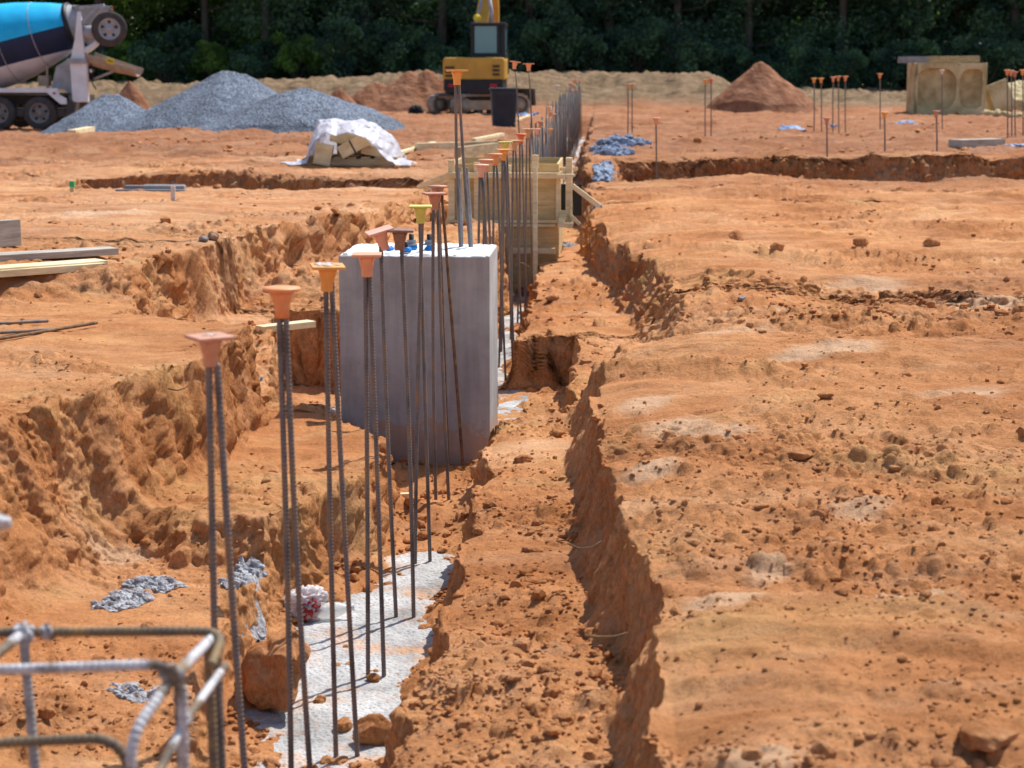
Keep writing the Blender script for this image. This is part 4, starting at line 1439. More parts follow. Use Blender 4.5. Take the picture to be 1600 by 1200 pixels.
def rock(px, py, z, size, label, seed, mat='clod', rz=0., sub=4, sink=.25, ang=.4, cat="clod", tilt=(0, 0), zz=None):
    p = ag(px, py, z) if zz is None else at(px, py, z)
    return rock_obj("clay_clod" if mat == 'clod' else "stone", p[0], p[1], size, M[mat], label, cat, GR, seed, rz, sub, sink, zz, ang, tilt)


rock(332, 374, .22, (.085, .08, .07), "brown stone lying right of the grey one on the left ground", 31, 'rock', cat="stone")
rock(319, 376, .22, (.07, .08, .05), "grey stone touching the brown stone on the left ground", 32, 'greystone', cat="stone")
rock(1238, 715, 0, (.145, .10, .05), "flat shadowed clod near the middle of the right ground", 33, rz=.1)
rock(1545, 1160, 0, (.14, .12, .06), "large flat slab of clay at the lower right corner", 34, rz=.4)
rock(818, 722, -.35, (.085, .06, .045), "squarish clod on the trench's right bench near the pier", 35)
rock(870, 682, -.35, (.08, .07, .05), "rounded clod under the right step, beyond the squarish clod", 36)
rock(830, 860, -.35, (.09, .05, .025), "flat leaning clod in the middle of the right bench", 37, rz=-.3)
rock(748, 832, -.35, (.05, .05, .035), "small clod on the very lip of the trench", 38)
rock(857, 1048, -.35, (.08, .06, .035), "flat clod lying low on the right bench", 39)
rock(865, 1090, -.35, (.06, .05, .05), "darker upright clod on the lower right bench", 40)
rock(862, 470, -.35, (.12, .09, .05), "dark brown clod on the bench past the pier's pit", 41)
rock(1150, 375, 0, (.13, .12, .10), "slab of clay sticking up at the right of the trench", 42, tilt=(.3, .5))
rock(1215, 392, 0, (.12, .10, .09), "round clod right of the upright clay slab", 43)
rock(1455, 385, 0, (.14, .11, .10), "brown clod among rubble on the far right ground", 44)
rock(1345, 388, 0, (.12, .11, .09), "brown clod among rubble left of the far right one", 45)
rock(1160, 470, 0, (.06, .06, .035), "whitish stone by the edge of the step", 46, 'greystone', cat="stone")
rock(232, 985, -.5, (.055, .05, .04), "square brown stone low on the left bench", 47)
rock(75, 1125, -.5, (.05, .04, .04), "tan stone seen through the rebar cage", 48)
# the big slab that slid into the trench
p = at(440, 1105, -.69)
o = rock_obj("clay_slab", p[0] - .03, p[1] + .05, (.17, .44, .30), M['clod'], "big smooth slab of clay leaning into the trench behind the nearest bars", "clay slab", None, 60, .35, 5, .2, -.66, .55, (-.25, .45))
o.scale = (1, 1, 1)
rock_obj("clay_clod", at(600, 1120, -.68)[0] + .0, 5.55, (.17, .10, .10), M['clod'], "broken clay block lying across the footing between the bars", "clod", GR, 61, .2, 4, .25, -.69, .4)
for k, (px, py, s, lb) in enumerate(((500, 1090, .05, "dark red clod on the white footing beside the round capped bars"), (535, 1130, .07, "clod below the broken clay block, left"), (640, 1150, .05, "clod below the broken clay block, right"),
                                     (583, 1055, .05, "clod at the foot of the bars under the coral cap"), (658, 826, .085, "brown clod at the foot of the maroon capped bars"), (640, 815, .07, "brown clod left of the maroon capped bars"),
                                     (662, 845, .06, "clod heap piece between the yellow and maroon capped bars"))):
    q = at(px, py, -.68)
    rock_obj("clay_clod", q[0], q[1], (s, s * .8, s * .7), M['clod'], lb, "clod", GR, 70 + k, k, 3, .2, max(gh(q[0], q[1]), -.70), .4)

# terracotta block at the pier foot and scraps
q = at(624, 752, -.66)
o = MB().box((0, 0, .03), (.045, .05, .075)).build("brick_piece", M['terracotta'], None, bevel=.004)
o.location = (q[0], 9.28, -.655); tag(o, "small upright brick red piece at the pier's foot", "brick piece")
q = at(634, 802, -.66)
o = MB().box((0, 0, .012), (.06, .03, .02)).build("wood_scrap", M['lumber'], None, bevel=.002)
o.location = (q[0], q[1], max(gh(q[0], q[1]), -.69)); o.rotation_euler = (0, 0, .3); tag(o, "yellow wood scrap on the clay before the pier", "wood scrap")


def crumple(name, mat, size, seed, parent=None, loc=(0, 0, 0), sub=5, amp=.5):
    V, T = ICO[sub]
    o3 = np.random.RandomState(seed).rand(3) * 30
    r = 1 + amp * (1 - 2 * np.abs(fbm3(V[:, 0] * 2 + o3[0], V[:, 1] * 2 + o3[1], V[:, 2] * 2 + o3[2], 4, seed, .6))) - amp * .5
    P = V * r[:, None] * np.array(size) / 2
    return MB().add(P, T).build(name, mat, parent, True, loc=loc)


q = at(470, 968, -.69)
b = crumple("plastic_bag", M['bag'], (.19, .13, .12), 3, amp=.28)
b.location = (q[0], q[1] + .04, -.64); b.rotation_euler = (.1, -.35, .3)
crumple("printed_panel", M['redprint'], (.09, .07, .085), 5, b, (.012, -.035, -.01), amp=.6)
tag(b, "crumpled clear plastic bag with red print on the footing", "plastic bag")
q = at(508, 965, -.69)
o = empty("plastic_bottle", (q[0], q[1], -.665))
o.rotation_euler = (0, math.pi / 2 - .1, .25)
MB().lathe([(.0, -.08), (.026, -.078), (.031, -.07), (.030, -.02), (.032, .03), (.026, .06), (.012, .085), (.011, .1)], 20, cap=False).build("bottle_body", M['bottle'], o, True)
MB().lathe([(.013, .095), (.013, .112)], 16).build("bottle_cap", M['white'], o)
tag(o, "clear plastic bottle lying beside the red printed bag", "bottle")
q = at(818, 460, -.69)
b = crumple("rubbish_scrap", M['bag'], (.16, .16, .09), 9); b.location = (q[0], q[1], -.66)
crumple("printed_panel", M['redprint'], (.07, .06, .06), 6, b, (-.02, -.05, .01))
tag(b, "white and red scrap on the footing between the bars past the pier", "rubbish")

# roots sticking out of the cut faces
for k, (pts, Y, lb) in enumerate(((((888, 842), (905, 850), (925, 848), (940, 838)), 6.0, "thin root across the foot of the right step, upper one"),
                                  (((915, 983), (935, 985), (960, 984), (980, 978)), 4.95, "thin dry root stuck in the right step, lower one"),
                                  (((262, 607), (278, 610), (290, 606), (298, 598)), 7.5, "thin root poking from the left bank face"),
                                  (((828, 418), (815, 410), (806, 415), (800, 421)), 14.6, "curved twig on the bench lip before the formwork"))):
    A = [atY(px, py, Y + .02 * math.sin(i * 2)) for i, (px, py) in enumerate(pts)]
    c = np.array(A[0])
    if k < 2: # keep them just proud of the step face
        A = [a + np.array([0, -.06, 0]) for a in A]
    o = MB().tube(arc(A, .01) - c, np.linspace(.004, .0015, len(arc(A, .01))), 6).build("dry_root", M['root'], None, True)
    o.location = c; tag(o, lb, "root", "dry roots")

# stakes, cup and grey boards by the left cross trench
for px, py, hh, mt, lb in ((113, 300, .05, 'greenpaint', "green topped survey stake at the left end of the cross trench"), (369, 293, .11, 'greenpaint', "green topped survey stake at the right of the grey boards"),
                           (271, 316, .15, 'oldwood', "pale wooden peg standing before the left cross trench")):
    q = ag(px, py, .12)
    z = gh(q[0], q[1])
    t = empty("survey_stake", (q[0], q[1], z))
    MB().box((0, 0, hh / 2 - .04), (.045, .02, hh + .08), taper=.9).build("stake_body", M['lumber' if mt != 'oldwood' else 'dust'], t)
    if mt == 'greenpaint':
        MB().box((0, 0, hh + .03), (.05, .025, .06)).build("painted_top", M['greenpaint'], t)
    tag(t, lb, "stake", "survey stakes")
q0, q1 = at(212, 294, .1), at(338, 288, .1)
t = empty("board_stack", ((q0[0] + q1[0]) / 2, 19.05, gh((q0[0] + q1[0]) / 2, 18.9) - .02))
for k in range(4):
    m_ = MB().box((.03 * k, -.1 + .07 * k, .02 + .035 * (k % 2)), (q1[0] - q0[0] - .1 * k, .09, .035)); m_.build("grey_board", M['greyboard'], t, bevel=.004)
tag(t, "low stack of grey metal boards lying along the left cross trench", "board stack")
for k, (px, py) in enumerate(((308, 294), (340, 294), (355, 290), (375, 293))):
    q = at(px, py + 2, .12)
    rock_obj("clay_clod", q[0], q[1], (.10, .08, .06), M['clod'], ["tan clod at the grey boards' middle", "tan clod at the grey boards' right end", "long clod leaning by the green stake", "clod under the right green stake"][k], "clod", GR, 90 + k, k, 3)


# ------------------------------------------------------------------ bundle under plastic
def bundle():
    c = at(548, 258, .15)
    cx, cy = c[0], c[1] + .35
    z = gh(cx, cy) + .0
    S = F / cy
    Lx = lambda px: (px - 548) / S * 1.02
    Lz = lambda py: (262 - py) / S * 1.06
    t = empty("wooden_pallet", (cx, cy, z))
    m_ = MB()
    for k in range(7): m_.box((-.5 + k / 6 * 1.05, 0, .12), (.11, .9, .022))
    m_.build("deck_boards", M['oldwood'], t)
    m_ = MB()
    for yy in (-.42, 0, .42): m_.box((0, yy, .065), (1.2, .09, .085))
    m_.build("stringers", M['oldwood'], t)
    tag(t, "old wooden pallet under the plastic covered bundle", "pallet")
    blocks = [((Lx(507), -.36, .16), (.22, .30, .26), .2, .1, "tan timber block leaning at the left under the plastic", 'lumber'),
              ((Lx(553), -.34, .27), (.40, .30, .16), -.48, .15, "strapped timber block tilted in the middle of the bundle", 'lumber'),
              ((Lx(535), .0, .36), (.34, .4, .16), .25, 0, "pale timber block on top under the plastic", 'lumber'),
              ((Lx(582), -.1, .20), (.30, .5, .12), .2, 0, "timber block lying at the right of the pallet", 'lumber'),
              ((Lx(548), .3, .26), (.5, .3, .26), 0, 0, "wide timber stack at the back of the bundle", 'oldwood')]
    for i, (p_, d_, ry, rz, lb, mt) in enumerate(blocks):
        o = MB().box((0, 0, 0), d_).build("timber_block", M[mt], None, bevel=.008)
        o.location = (cx + p_[0], cy + p_[1], z + p_[2]); o.rotation_euler = (0, ry, rz)
        if i == 1: MB().box((-.02, 0, 0), (.02, d_[1] + .008, d_[2] + .008)).build("strap", M['strap'], o)
        tag(o, lb, "timber block", "timber blocks under the plastic")
    prof = np.array([(Lx(447), .012), (Lx(470), .02), (Lx(482), .22), (Lx(490), .45), (Lx(497), .575), (Lx(515), .60), (Lx(545), .575), (Lx(562), .59), (Lx(585), .53), (Lx(605), .40), (Lx(617), .18), (Lx(622), .06), (Lx(642), .012)])
    cum = np.concatenate([[0], np.cumsum(np.linalg.norm(np.diff(prof, axis=0), axis=1))]); cum /= cum[-1]
    nu, nv = 150, 60
    u = np.linspace(0, 1, nu); v = np.linspace(0, 1, nv)
    px = np.interp(u, cum, prof[:, 0]); pz = np.interp(u, cum, prof[:, 1])
    U, Vv = np.meshgrid(u, v)
    # three lines along the sheet: its front edge, the crest, the rear hem
    fr = np.array([(447, 262), (470, 262), (486, 260), (489, 240), (499, 224), (515, 213), (531, 217), (546, 213), (558, 214), (577, 221), (593, 237), (606, 251), (622, 259), (643, 261)], float)
    fc = np.concatenate([[0], np.cumsum(np.linalg.norm(np.diff(fr, axis=0), axis=1))]); fc /= fc[-1]
    fx = Lx(np.interp(u, fc, fr[:, 0])); fz = Lz(np.interp(u, fc, fr[:, 1])) + .01
    fy = -.62 + .05 * gn2(u * 14, u * 0, 5)
    t1 = np.clip(Vv / .4, 0, 1); t1 = np.sin(t1 * np.pi / 2); t2 = np.clip((Vv - .4) / .6, 0, 1)
    Xx = fx[None] + (px - fx)[None] * t1; Zz = fz[None] + (pz - fz)[None] * t1
    Zz = Zz * (1 - .8 * t2 ** 2)
    Yy = fy[None] + (-.10 - fy[None]) * np.clip(Vv / .4, 0, 1) + .75 * t2
    am = np.clip(pz[None] / .2, .15, 1) * np.clip(Vv / .15, .35, 1)
    Zz = Zz + .022 * fbm2(U * 11 + 2, Vv * 5, 4, 171, .55) * am
    Yy = Yy + .05 * fbm2(U * 9 + 7, Vv * 4, 4, 173, .6)
    Xx = Xx + .028 * fbm2(U * 9, Vv * 5 + 9, 4, 175, .6) * am
    P = np.stack([Xx, Yy, np.maximum(Zz, .006)], 2).reshape(-1, 3)
    idx = np.arange(nu * nv).reshape(nv, nu)
    Q = np.stack([idx[:-1, :-1], idx[:-1, 1:], idx[1:, 1:], idx[1:, :-1]], 2).reshape(-1, 4)
    # follow the ground at the skirts
    G = full(cx + P[:, 0], cy + P[:, 1]) - z
    P[:, 2] += np.where(P[:, 2] < .08, np.clip(G, -.1, .1) + .01, 0)
    o = fast_mesh("plastic_sheet", P, Q, M['film']); o.location = (cx, cy, z)
    sm = o.modifiers.new("solid", 'SOLIDIFY'); sm.thickness = .004
    tag(o, "white plastic sheet draped over the timber bundle before the gravel", "plastic sheet")


bundle()


# ------------------------------------------------------------------ heaps
def heap(name, px0, px1, pyb, Y, peaks, mat, label, cat, group, seed, rough_=.05):
    """cone-like heap: peaks = [(px, py, spread metres)]"""
    b = at((px0 + px1) / 2, pyb, -.15)
    x0, x1 = atY(px0, pyb, Y)[0], atY(px1, pyb, Y)[0]
    cx, rx = (x0 + x1) / 2, (x1 - x0) / 2
    nr, na = 70, 150
    r = np.linspace(0, 1, nr)[:, None]; a = (np.arange(na) * 2 * np.pi / na)[None]
    out = 1 + .10 * gn2(np.cos(a) * 1.6 + seed, np.sin(a) * 1.6, seed)
    X = cx + rx * r * np.cos(a) * out; Yy = Y + rx * .82 * r * np.sin(a) * out
    zg = np.array([[gh(cx, Y)]])
    Z = np.zeros_like(X)
    for (px, py, sp) in peaks:
        c = atY(px, py, Y); hpk = c[2] - zg[0, 0]
        d = np.hypot((X - c[0]), (Yy - Y) / .9)
        q = hpk * (1 - np.sqrt((d / sp) ** 2 + .005) + .07)
        Z = np.maximum(Z, q)
    Z = Z + .035 * np.clip(1 - r, 0, 1)
    Z = Z + rough_ * fbm2(X * .9, Yy * .9, 3, seed) * np.clip(Z, 0, .5) * 2 + .35 * rough_ * fbm2(X * 5, Yy * 5, 3, seed + 3) * np.clip(Z * 4, 0, 1)
    edge = np.clip((1 - r) / .12, 0, 1)
    Z = zg + np.where(r > .999, -.3, Z * edge - .04)
    P = np.stack([X, Yy, Z], 2).reshape(-1, 3)
    idx = np.arange(nr * na).reshape(nr, na)
    nx = np.roll(idx, -1, 1)
    Q = np.stack([idx[:-1], idx[1:], nx[1:], nx[:-1]], 2).reshape(-1, 4)
    c0 = np.array([cx, Y, zg[0, 0]])
    o = fast_mesh(name, P - c0, Q, mat); o.location = c0
    return tag(o, label, cat, group)


GG = "crushed gravel piles"
heap("gravel_pile", 148, 560, 222, 41.8, [(352, 112, 2.5), (366, 113, 2.3), (380, 115, 2.0), (338, 118, 2.3)], M['gravel'], "tallest grey gravel pile with a broad rounded top", "gravel pile", GG, 5)
heap("gravel_pile", 296, 646, 223, 38.4, [(476, 134, 2.2), (494, 140, 2.1)], M['gravel'], "pointed grey gravel pile in front and right of the tallest", "gravel pile", GG, 8)
heap("gravel_pile", 25, 262, 208, 46.5, [(168, 147, 1.75), (180, 148, 1.65), (190, 152, 1.5)], M['gravel'], "lowest grey gravel pile beside the mixer truck's rear wheels", "gravel pile", GG, 11)
GM = "mounds of red soil"
heap("soil_mound", 1100, 1285, 168, 60.0, [(1188, 97, 1.75), (1196, 101, 1.75)], M['mound'], "pointed red soil mound standing alone before the dark wood", "soil mound", GM, 14, .07)
heap("soil_mound", 535, 735, 182, 60.5, [(640, 112, 1.7), (668, 110, 1.5), (590, 128, 1.5), (700, 120, 1.3)], M['mound'], "broad red soil mound left of the excavator", "soil mound", GM, 17, .09)
heap("soil_mound", 168, 248, 170, 61.5, [(203, 128, .95)], M['mound'], "small red soil mound behind the low gravel pile", "soil mound", GM, 20, .07)
heap("soil_mound", 490, 570, 182, 58.5, [(530, 140, .9)], M['mound'], "little brown mound between the gravel and the broad red mound", "soil mound", GM, 26, .07)


# ------------------------------------------------------------------ wheelie bin
def bin_():
    c = at(787, 208, -.02); Y = c[1]
    z = gh(c[0], Y); S = F / Y
    t = empty("wheelie_bin", (c[0], Y, z), .12)
    h = (208 - 146) / S
    w = 42 / S
    m_ = MB()
    m_.box((0, 0, h / 2 + .02), (w * .80, w * .85, h - .04), taper=1.2)
    m_.build("bin_body", M['bin'], t, bevel=.02)
    m_ = MB()
    for k in range(5): m_.box((-w * .28 + k * w * .14, -w * .47, h * .5), (.018, .03, h * .75), Matrix.Rotation(.09, 3, 'X'))
    m_.build("ribs", M['bin'], t)
    MB().box((0, 0, h + .015), (w * 1.04, w * 1.1, .05)).build("rim", M['bin'], t, bevel=.012)
    for sx in (-1, 1):
        MB().lathe([(.0, -.03), (.08, -.03), (.09, -.02), (.09, .02), (.08, .03), (.0, .03)], 20, Matrix.Translation((sx * w * .36, -w * .38, .085)) @ Matrix.Rotation(math.pi / 2, 4, 'Y')).build("wheel", M['tyre'], t, True)
    tag(t, "dark grey wheelie bin standing before the yellow excavator", "bin")


bin_()


# ------------------------------------------------------------------ wheels
def wheel(parent, c, r, w, name="wheel", rimmat='rim', rot=None, hub_out=True):
    """axis along y, outer face at -y"""
    t = Matrix.Translation(c) @ (rot or Matrix.Identity(4)) @ Matrix.Rotation(math.pi / 2, 4, 'X')
    o = MB().lathe([(r * .60, -w / 2), (r * .74, -w / 2 - .01), (r * .93, -w * .46), (r, -w * .36), (r, w * .36), (r * .93, w * .46), (r * .74, w / 2 + .01), (r * .60, w / 2)], 40, t, False).build(name, M['tyre'], parent, True)
    q = MB().lathe([(r * .62, w / 2 - .005), (r * .585, w / 2 + .012), (r * .55, w / 2), (r * .50, w * .22), (r * .30, w * .20), (r * .27, w * .34), (r * .15, w * .36), (r * .13, w * .46), (0.0, w * .46)], 32, t, False)
    q.build("rim", M[rimmat], o, True)
    n_ = MB()
    for k in range(8):
        a = k * math.pi / 4
        n_.lathe([(.022, w * .16), (.022, w * .30)], 6, t @ Matrix.Translation((r * .22 * math.cos(a), r * .22 * math.sin(a), 0)))
    n_.build("lug_nuts", M['darkiron'], o)
    h_ = MB()
    for k in range(5):
        a = k * 2 * math.pi / 5 + .3
        h_.lathe([(.045, w * .19), (.045, w * .225)], 12, t @ Matrix.Translation((r * .40 * math.cos(a), r * .40 * math.sin(a), 0)))
    h_.build("hand_holes", M['black'], o)
    return o


# ------------------------------------------------------------------ concrete mixer truck
def truck():
    Y = 53.0
    s = F / Y
    c = atY(62, 203, Y)
    t = empty("mixer_truck", (c[0], Y, c[2]))
    X = lambda px: (px - 62) / s
    Z = lambda py: (203 - py) / s
    D = 1.15
    # tandem wheels, near and far side, and the front axle outside the picture
    for px in (62, -3):
        for y in (.16, 2.1):
            wheel(t, (X(px), y, .475), .475, .30)
    for y in (.16, 2.1): wheel(t, (-6.2, y, .475), .475, .28)
    MB().box((-2.6, D, .85), (7.6, .8, .26)).build("chassis", M['darkiron'], t)
    MB().box((X(30), D, .48), (2.6, 2.0, .2)).build("axles", M['darkiron'], t)
    # fender beam with slanted end
    f_ = MB()
    f_.prism([(X(-120), Z(138)), (X(-120), Z(145)), (X(76), Z(145)), (X(97), Z(163)), (X(106), Z(163)), (X(106), Z(154)), (X(95), Z(148)), (X(93), Z(138))], -.02, .10)
    f_.build("fender", M['white'], t, bevel=.01)
    MB().lathe([(.035, 0), (.035, .03)], 12, Matrix.Translation((X(88), -.02, Z(146))) @ Matrix.Rotation(math.pi / 2, 4, 'X')).build("side_marker", M['redlamp'], t)
    f_ = MB(); f_.box((X(40), .7, Z(147)), (2.4, 1.1, .04)); f_.build("mudguard", M['darkiron'], t)
    # drum: lathe about its own tilted axis, so the object's z is across the drum
    a0 = np.array([X(104), D, Z(40)]); a1 = np.array([X(0), D, Z(68)])
    ang = math.atan2(a0[2] - a1[2], a0[0] - a1[0])
    dr = MB()
    L = Matrix.Rotation(-math.pi / 2, 4, 'Y')    # lathe z -> -x of drum
    prof = [(.60, .0), (.64, .05), (.80, .5), (.95, 1.0), (1.08, 1.5), (1.16, 1.95), (1.19, 2.4), (1.20, 3.2), (1.18, 3.9), (1.0, 4.7), (.7, 5.4), (.3, 5.6), (0, 5.6)]
    dr.lathe(prof, 64, L, False)
    d = dr.build("drum", M['drum'], t, True)
    d.location = a0; d.rotation_euler = (0, -ang, 0)
    rg = MB(); rg.lathe([(.60, -.04), (.67, -.03), (.68, .06), (.655, .10), (.60, .11)], 48, L, False); rg.build("drum_ring", M['black'], d, True)
    cn = MB(); cn.lathe([(.61, -.03), (.56, -.12), (.50, -.32), (.42, -.46), (.36, -.46), (.30, -.2)], 48, L, False); cn.build("drum_mouth", M['greypaint'], d, True)
    sm = MB()
    for q in (1.0, 1.95, 2.9): 
        rr = np.interp(q, [p[1] for p in prof], [p[0] for p in prof])
        sm.lathe([(rr - .01, q - .012), (rr + .006, q - .010), (rr + .006, q + .010), (rr - .01, q + .012)], 64, L, False)
    sm.build("drum_seams", M['greypaint'], d, True)
    # rear pedestal and hopper frame
    for y in (.25,):
        p_ = MB()
        p_.prism([(X(112), Z(98)), (X(138), Z(98)), (X(138), Z(160)), (X(114), Z(160))], y - .12, y + .12)
        p_.build("rear_column", M['white'], t, bevel=.02)
        p_ = MB(); p_.prism([(X(112), Z(96)), (X(136), Z(96)), (X(131), Z(20)), (X(126), Z(20)), (X(121), Z(60))], y - .06, y + .06)
        p_.build("hopper_post", M['white'], t, bevel=.01)
    p_ = MB(); p_.box((X(124), D, Z(96)), (.55, 2.2, .14)); p_.build("pedestal_beam", M['greypaint'], t)
    p_ = MB(); p_.prism([(X(74), Z(140)), (X(84), Z(104)), (X(112), Z(88)), (X(113), Z(165)), (X(104), Z(165)), (X(98), Z(140))], .5, 1.8); p_.build("drum_pedestal", M['greypaint'], t, bevel=.02)
    p_ = MB(); p_.box((X(110), D, Z(168)), (.25, 2.1, .36)); p_.build("rear_bumper", M['darkiron'], t)
    hp = MB(); hp.lathe([(.18, Z(70)), (.30, Z(45)), (.52, Z(12)), (.55, Z(10)), (.50, Z(12)), (.16, Z(68))], 28, Matrix.Translation((X(134), D, 0)), False); hp.build("hopper", M['greypaint'], t, True)
    p_ = MB()
    p_.beam((X(128), .3, Z(15)), (X(168), .3, Z(11)), .12, .10); p_.beam((X(132), .3, Z(38)), (X(158), .3, Z(13)), .16, .12)
    p_.beam((X(160), .3, Z(14)), (X(180), .3, Z(15)), .14, .12)
    p_.build("booster_arm", M['greypaint'], t, bevel=.01)
    MB().box((X(181), .24, Z(14)), (.06, .1, .06)).build("tail_lamp", M['redlamp'], t)
    p_ = MB(); p_.lathe([(.16, -.3), (.2, -.1), (.2, .3), (.12, .4)], 20, Matrix.Translation((X(143), .42, Z(52))) @ Matrix.Rotation(math.pi / 2, 4, 'Y')); p_.build("air_tank", M['greypaint'], t, True)
    p_ = MB(); p_.tube([(X(128), .3, Z(84)), (X(140), .3, Z(78)), (X(152), .32, Z(70)), (X(158), .34, Z(60))], [.10, .10, .085, .07], 12); p_.build("booster_link", M['white'], t, True)
    wheel(t, (X(177), .12, Z(47)), .50, .30, "booster_wheel", 'greypaint', Matrix.Rotation(.30, 4, 'Z'))
    # chute: half pipe, open on top
    A = np.array([X(137), .55, Z(83)]); B = np.array([X(222), .20, Z(108)])
    m_ = MB(); n = 14
    ax = (B - A) / np.linalg.norm(B - A); sd_ = np.cross(ax, [0, 0, 1]); sd_ /= np.linalg.norm(sd_); up = np.cross(sd_, ax)
    ks = np.linspace(0, 1, 9); V = []
    for k_ in ks:
        r = .36 - .11 * k_ + (.02 if .62 < k_ < .7 else 0)
        for sgn, rr in ((1, r), (-1, r - .025)):
            for i in range(n):
                th = math.pi * (1.0 + (i / (n - 1))) if sgn == 1 else math.pi * (2.0 - (i / (n - 1)))
                V.append(A + (B - A) * k_ + rr * (math.cos(th) * sd_ + math.sin(th) * up) * np.array([1, 1, 1]))
    w2 = 2 * n
    Fc = [(i * w2 + j, i * w2 + (j + 1) % w2, (i + 1) * w2 + (j + 1) % w2, (i + 1) * w2 + j) for i in range(8) for j in range(w2)]
    Fc += [tuple(range(w2 - 1, -1, -1)), tuple(8 * w2 + j for j in range(w2))]
    ch = m_.add(V, Fc).build("chute", M['tanpaint'], t, False)
    q = A + (B - A) * .48 - sd_ * 0 + np.array([0, -.318, -.02])
    dirm = np.stack([ax, np.cross(up, ax) * -1, up], 1)
    MB().box(q, (.24, .008, .17), dirm).build("warning_sticker", M['yellowbright'], ch)
    m_ = MB()
    for k_ in range(3): m_.box(q + ax * (-.06 + .06 * k_) + np.array([0, -.006, 0]), (.035, .006, .05), dirm)
    m_.build("sticker_marks", M['black'], ch)
    m_ = MB(); m_.tube([(X(146), .4, Z(124)), (X(186), .3, Z(109))], .035, 10); m_.build("chute_strut", M['greypaint'], t, True)
    m_ = MB(); m_.tube([(X(141), .3, Z(95)), (X(146), .3, Z(112)), (X(144), .3, Z(130)), (X(150), .3, Z(140))], .02, 8); m_.build("hose", M['black'], t, True)
    m_ = MB(); m_.lathe([(.05, 0), (.07, .05), (.05, .1)], 10, Matrix.Translation((X(143), .35, Z(114)))); m_.build("valve", M['white'], t)
    # water tank and frame clutter under the drum
    m_ = MB(); m_.lathe([(.25, -.6), (.28, -.55), (.28, .55), (.25, .6)], 20, Matrix.Translation((X(-60), D, 1.3)) @ Matrix.Rotation(math.pi / 2, 4, 'Y')); m_.build("water_tank", M['greypaint'], t, True)
    m_ = MB(); m_.box((X(66), .7, Z(122)), (.05, .05, .7)); m_.box((X(60), .8, Z(127)), (.3, .3, .3)); m_.build("frame_bracket", M['tanpaint'], t)
    # cab, out of the frame to the left
    m_ = MB(); m_.prism([(-7.2, .6), (-7.2, 1.9), (-6.7, 2.9), (-5.2, 2.95), (-5.2, .6)], .05, 2.25); cb = m_.build("cab", M['white'], t, bevel=.05)
    MB().box((-6.0, .04, 2.2), (.9, .03, .7)).build("cab_window", M['glass'], cb)
    tag(t, "concrete mixer truck with blue and black drum, rear wheels beside the gravel", "mixer truck")


truck()


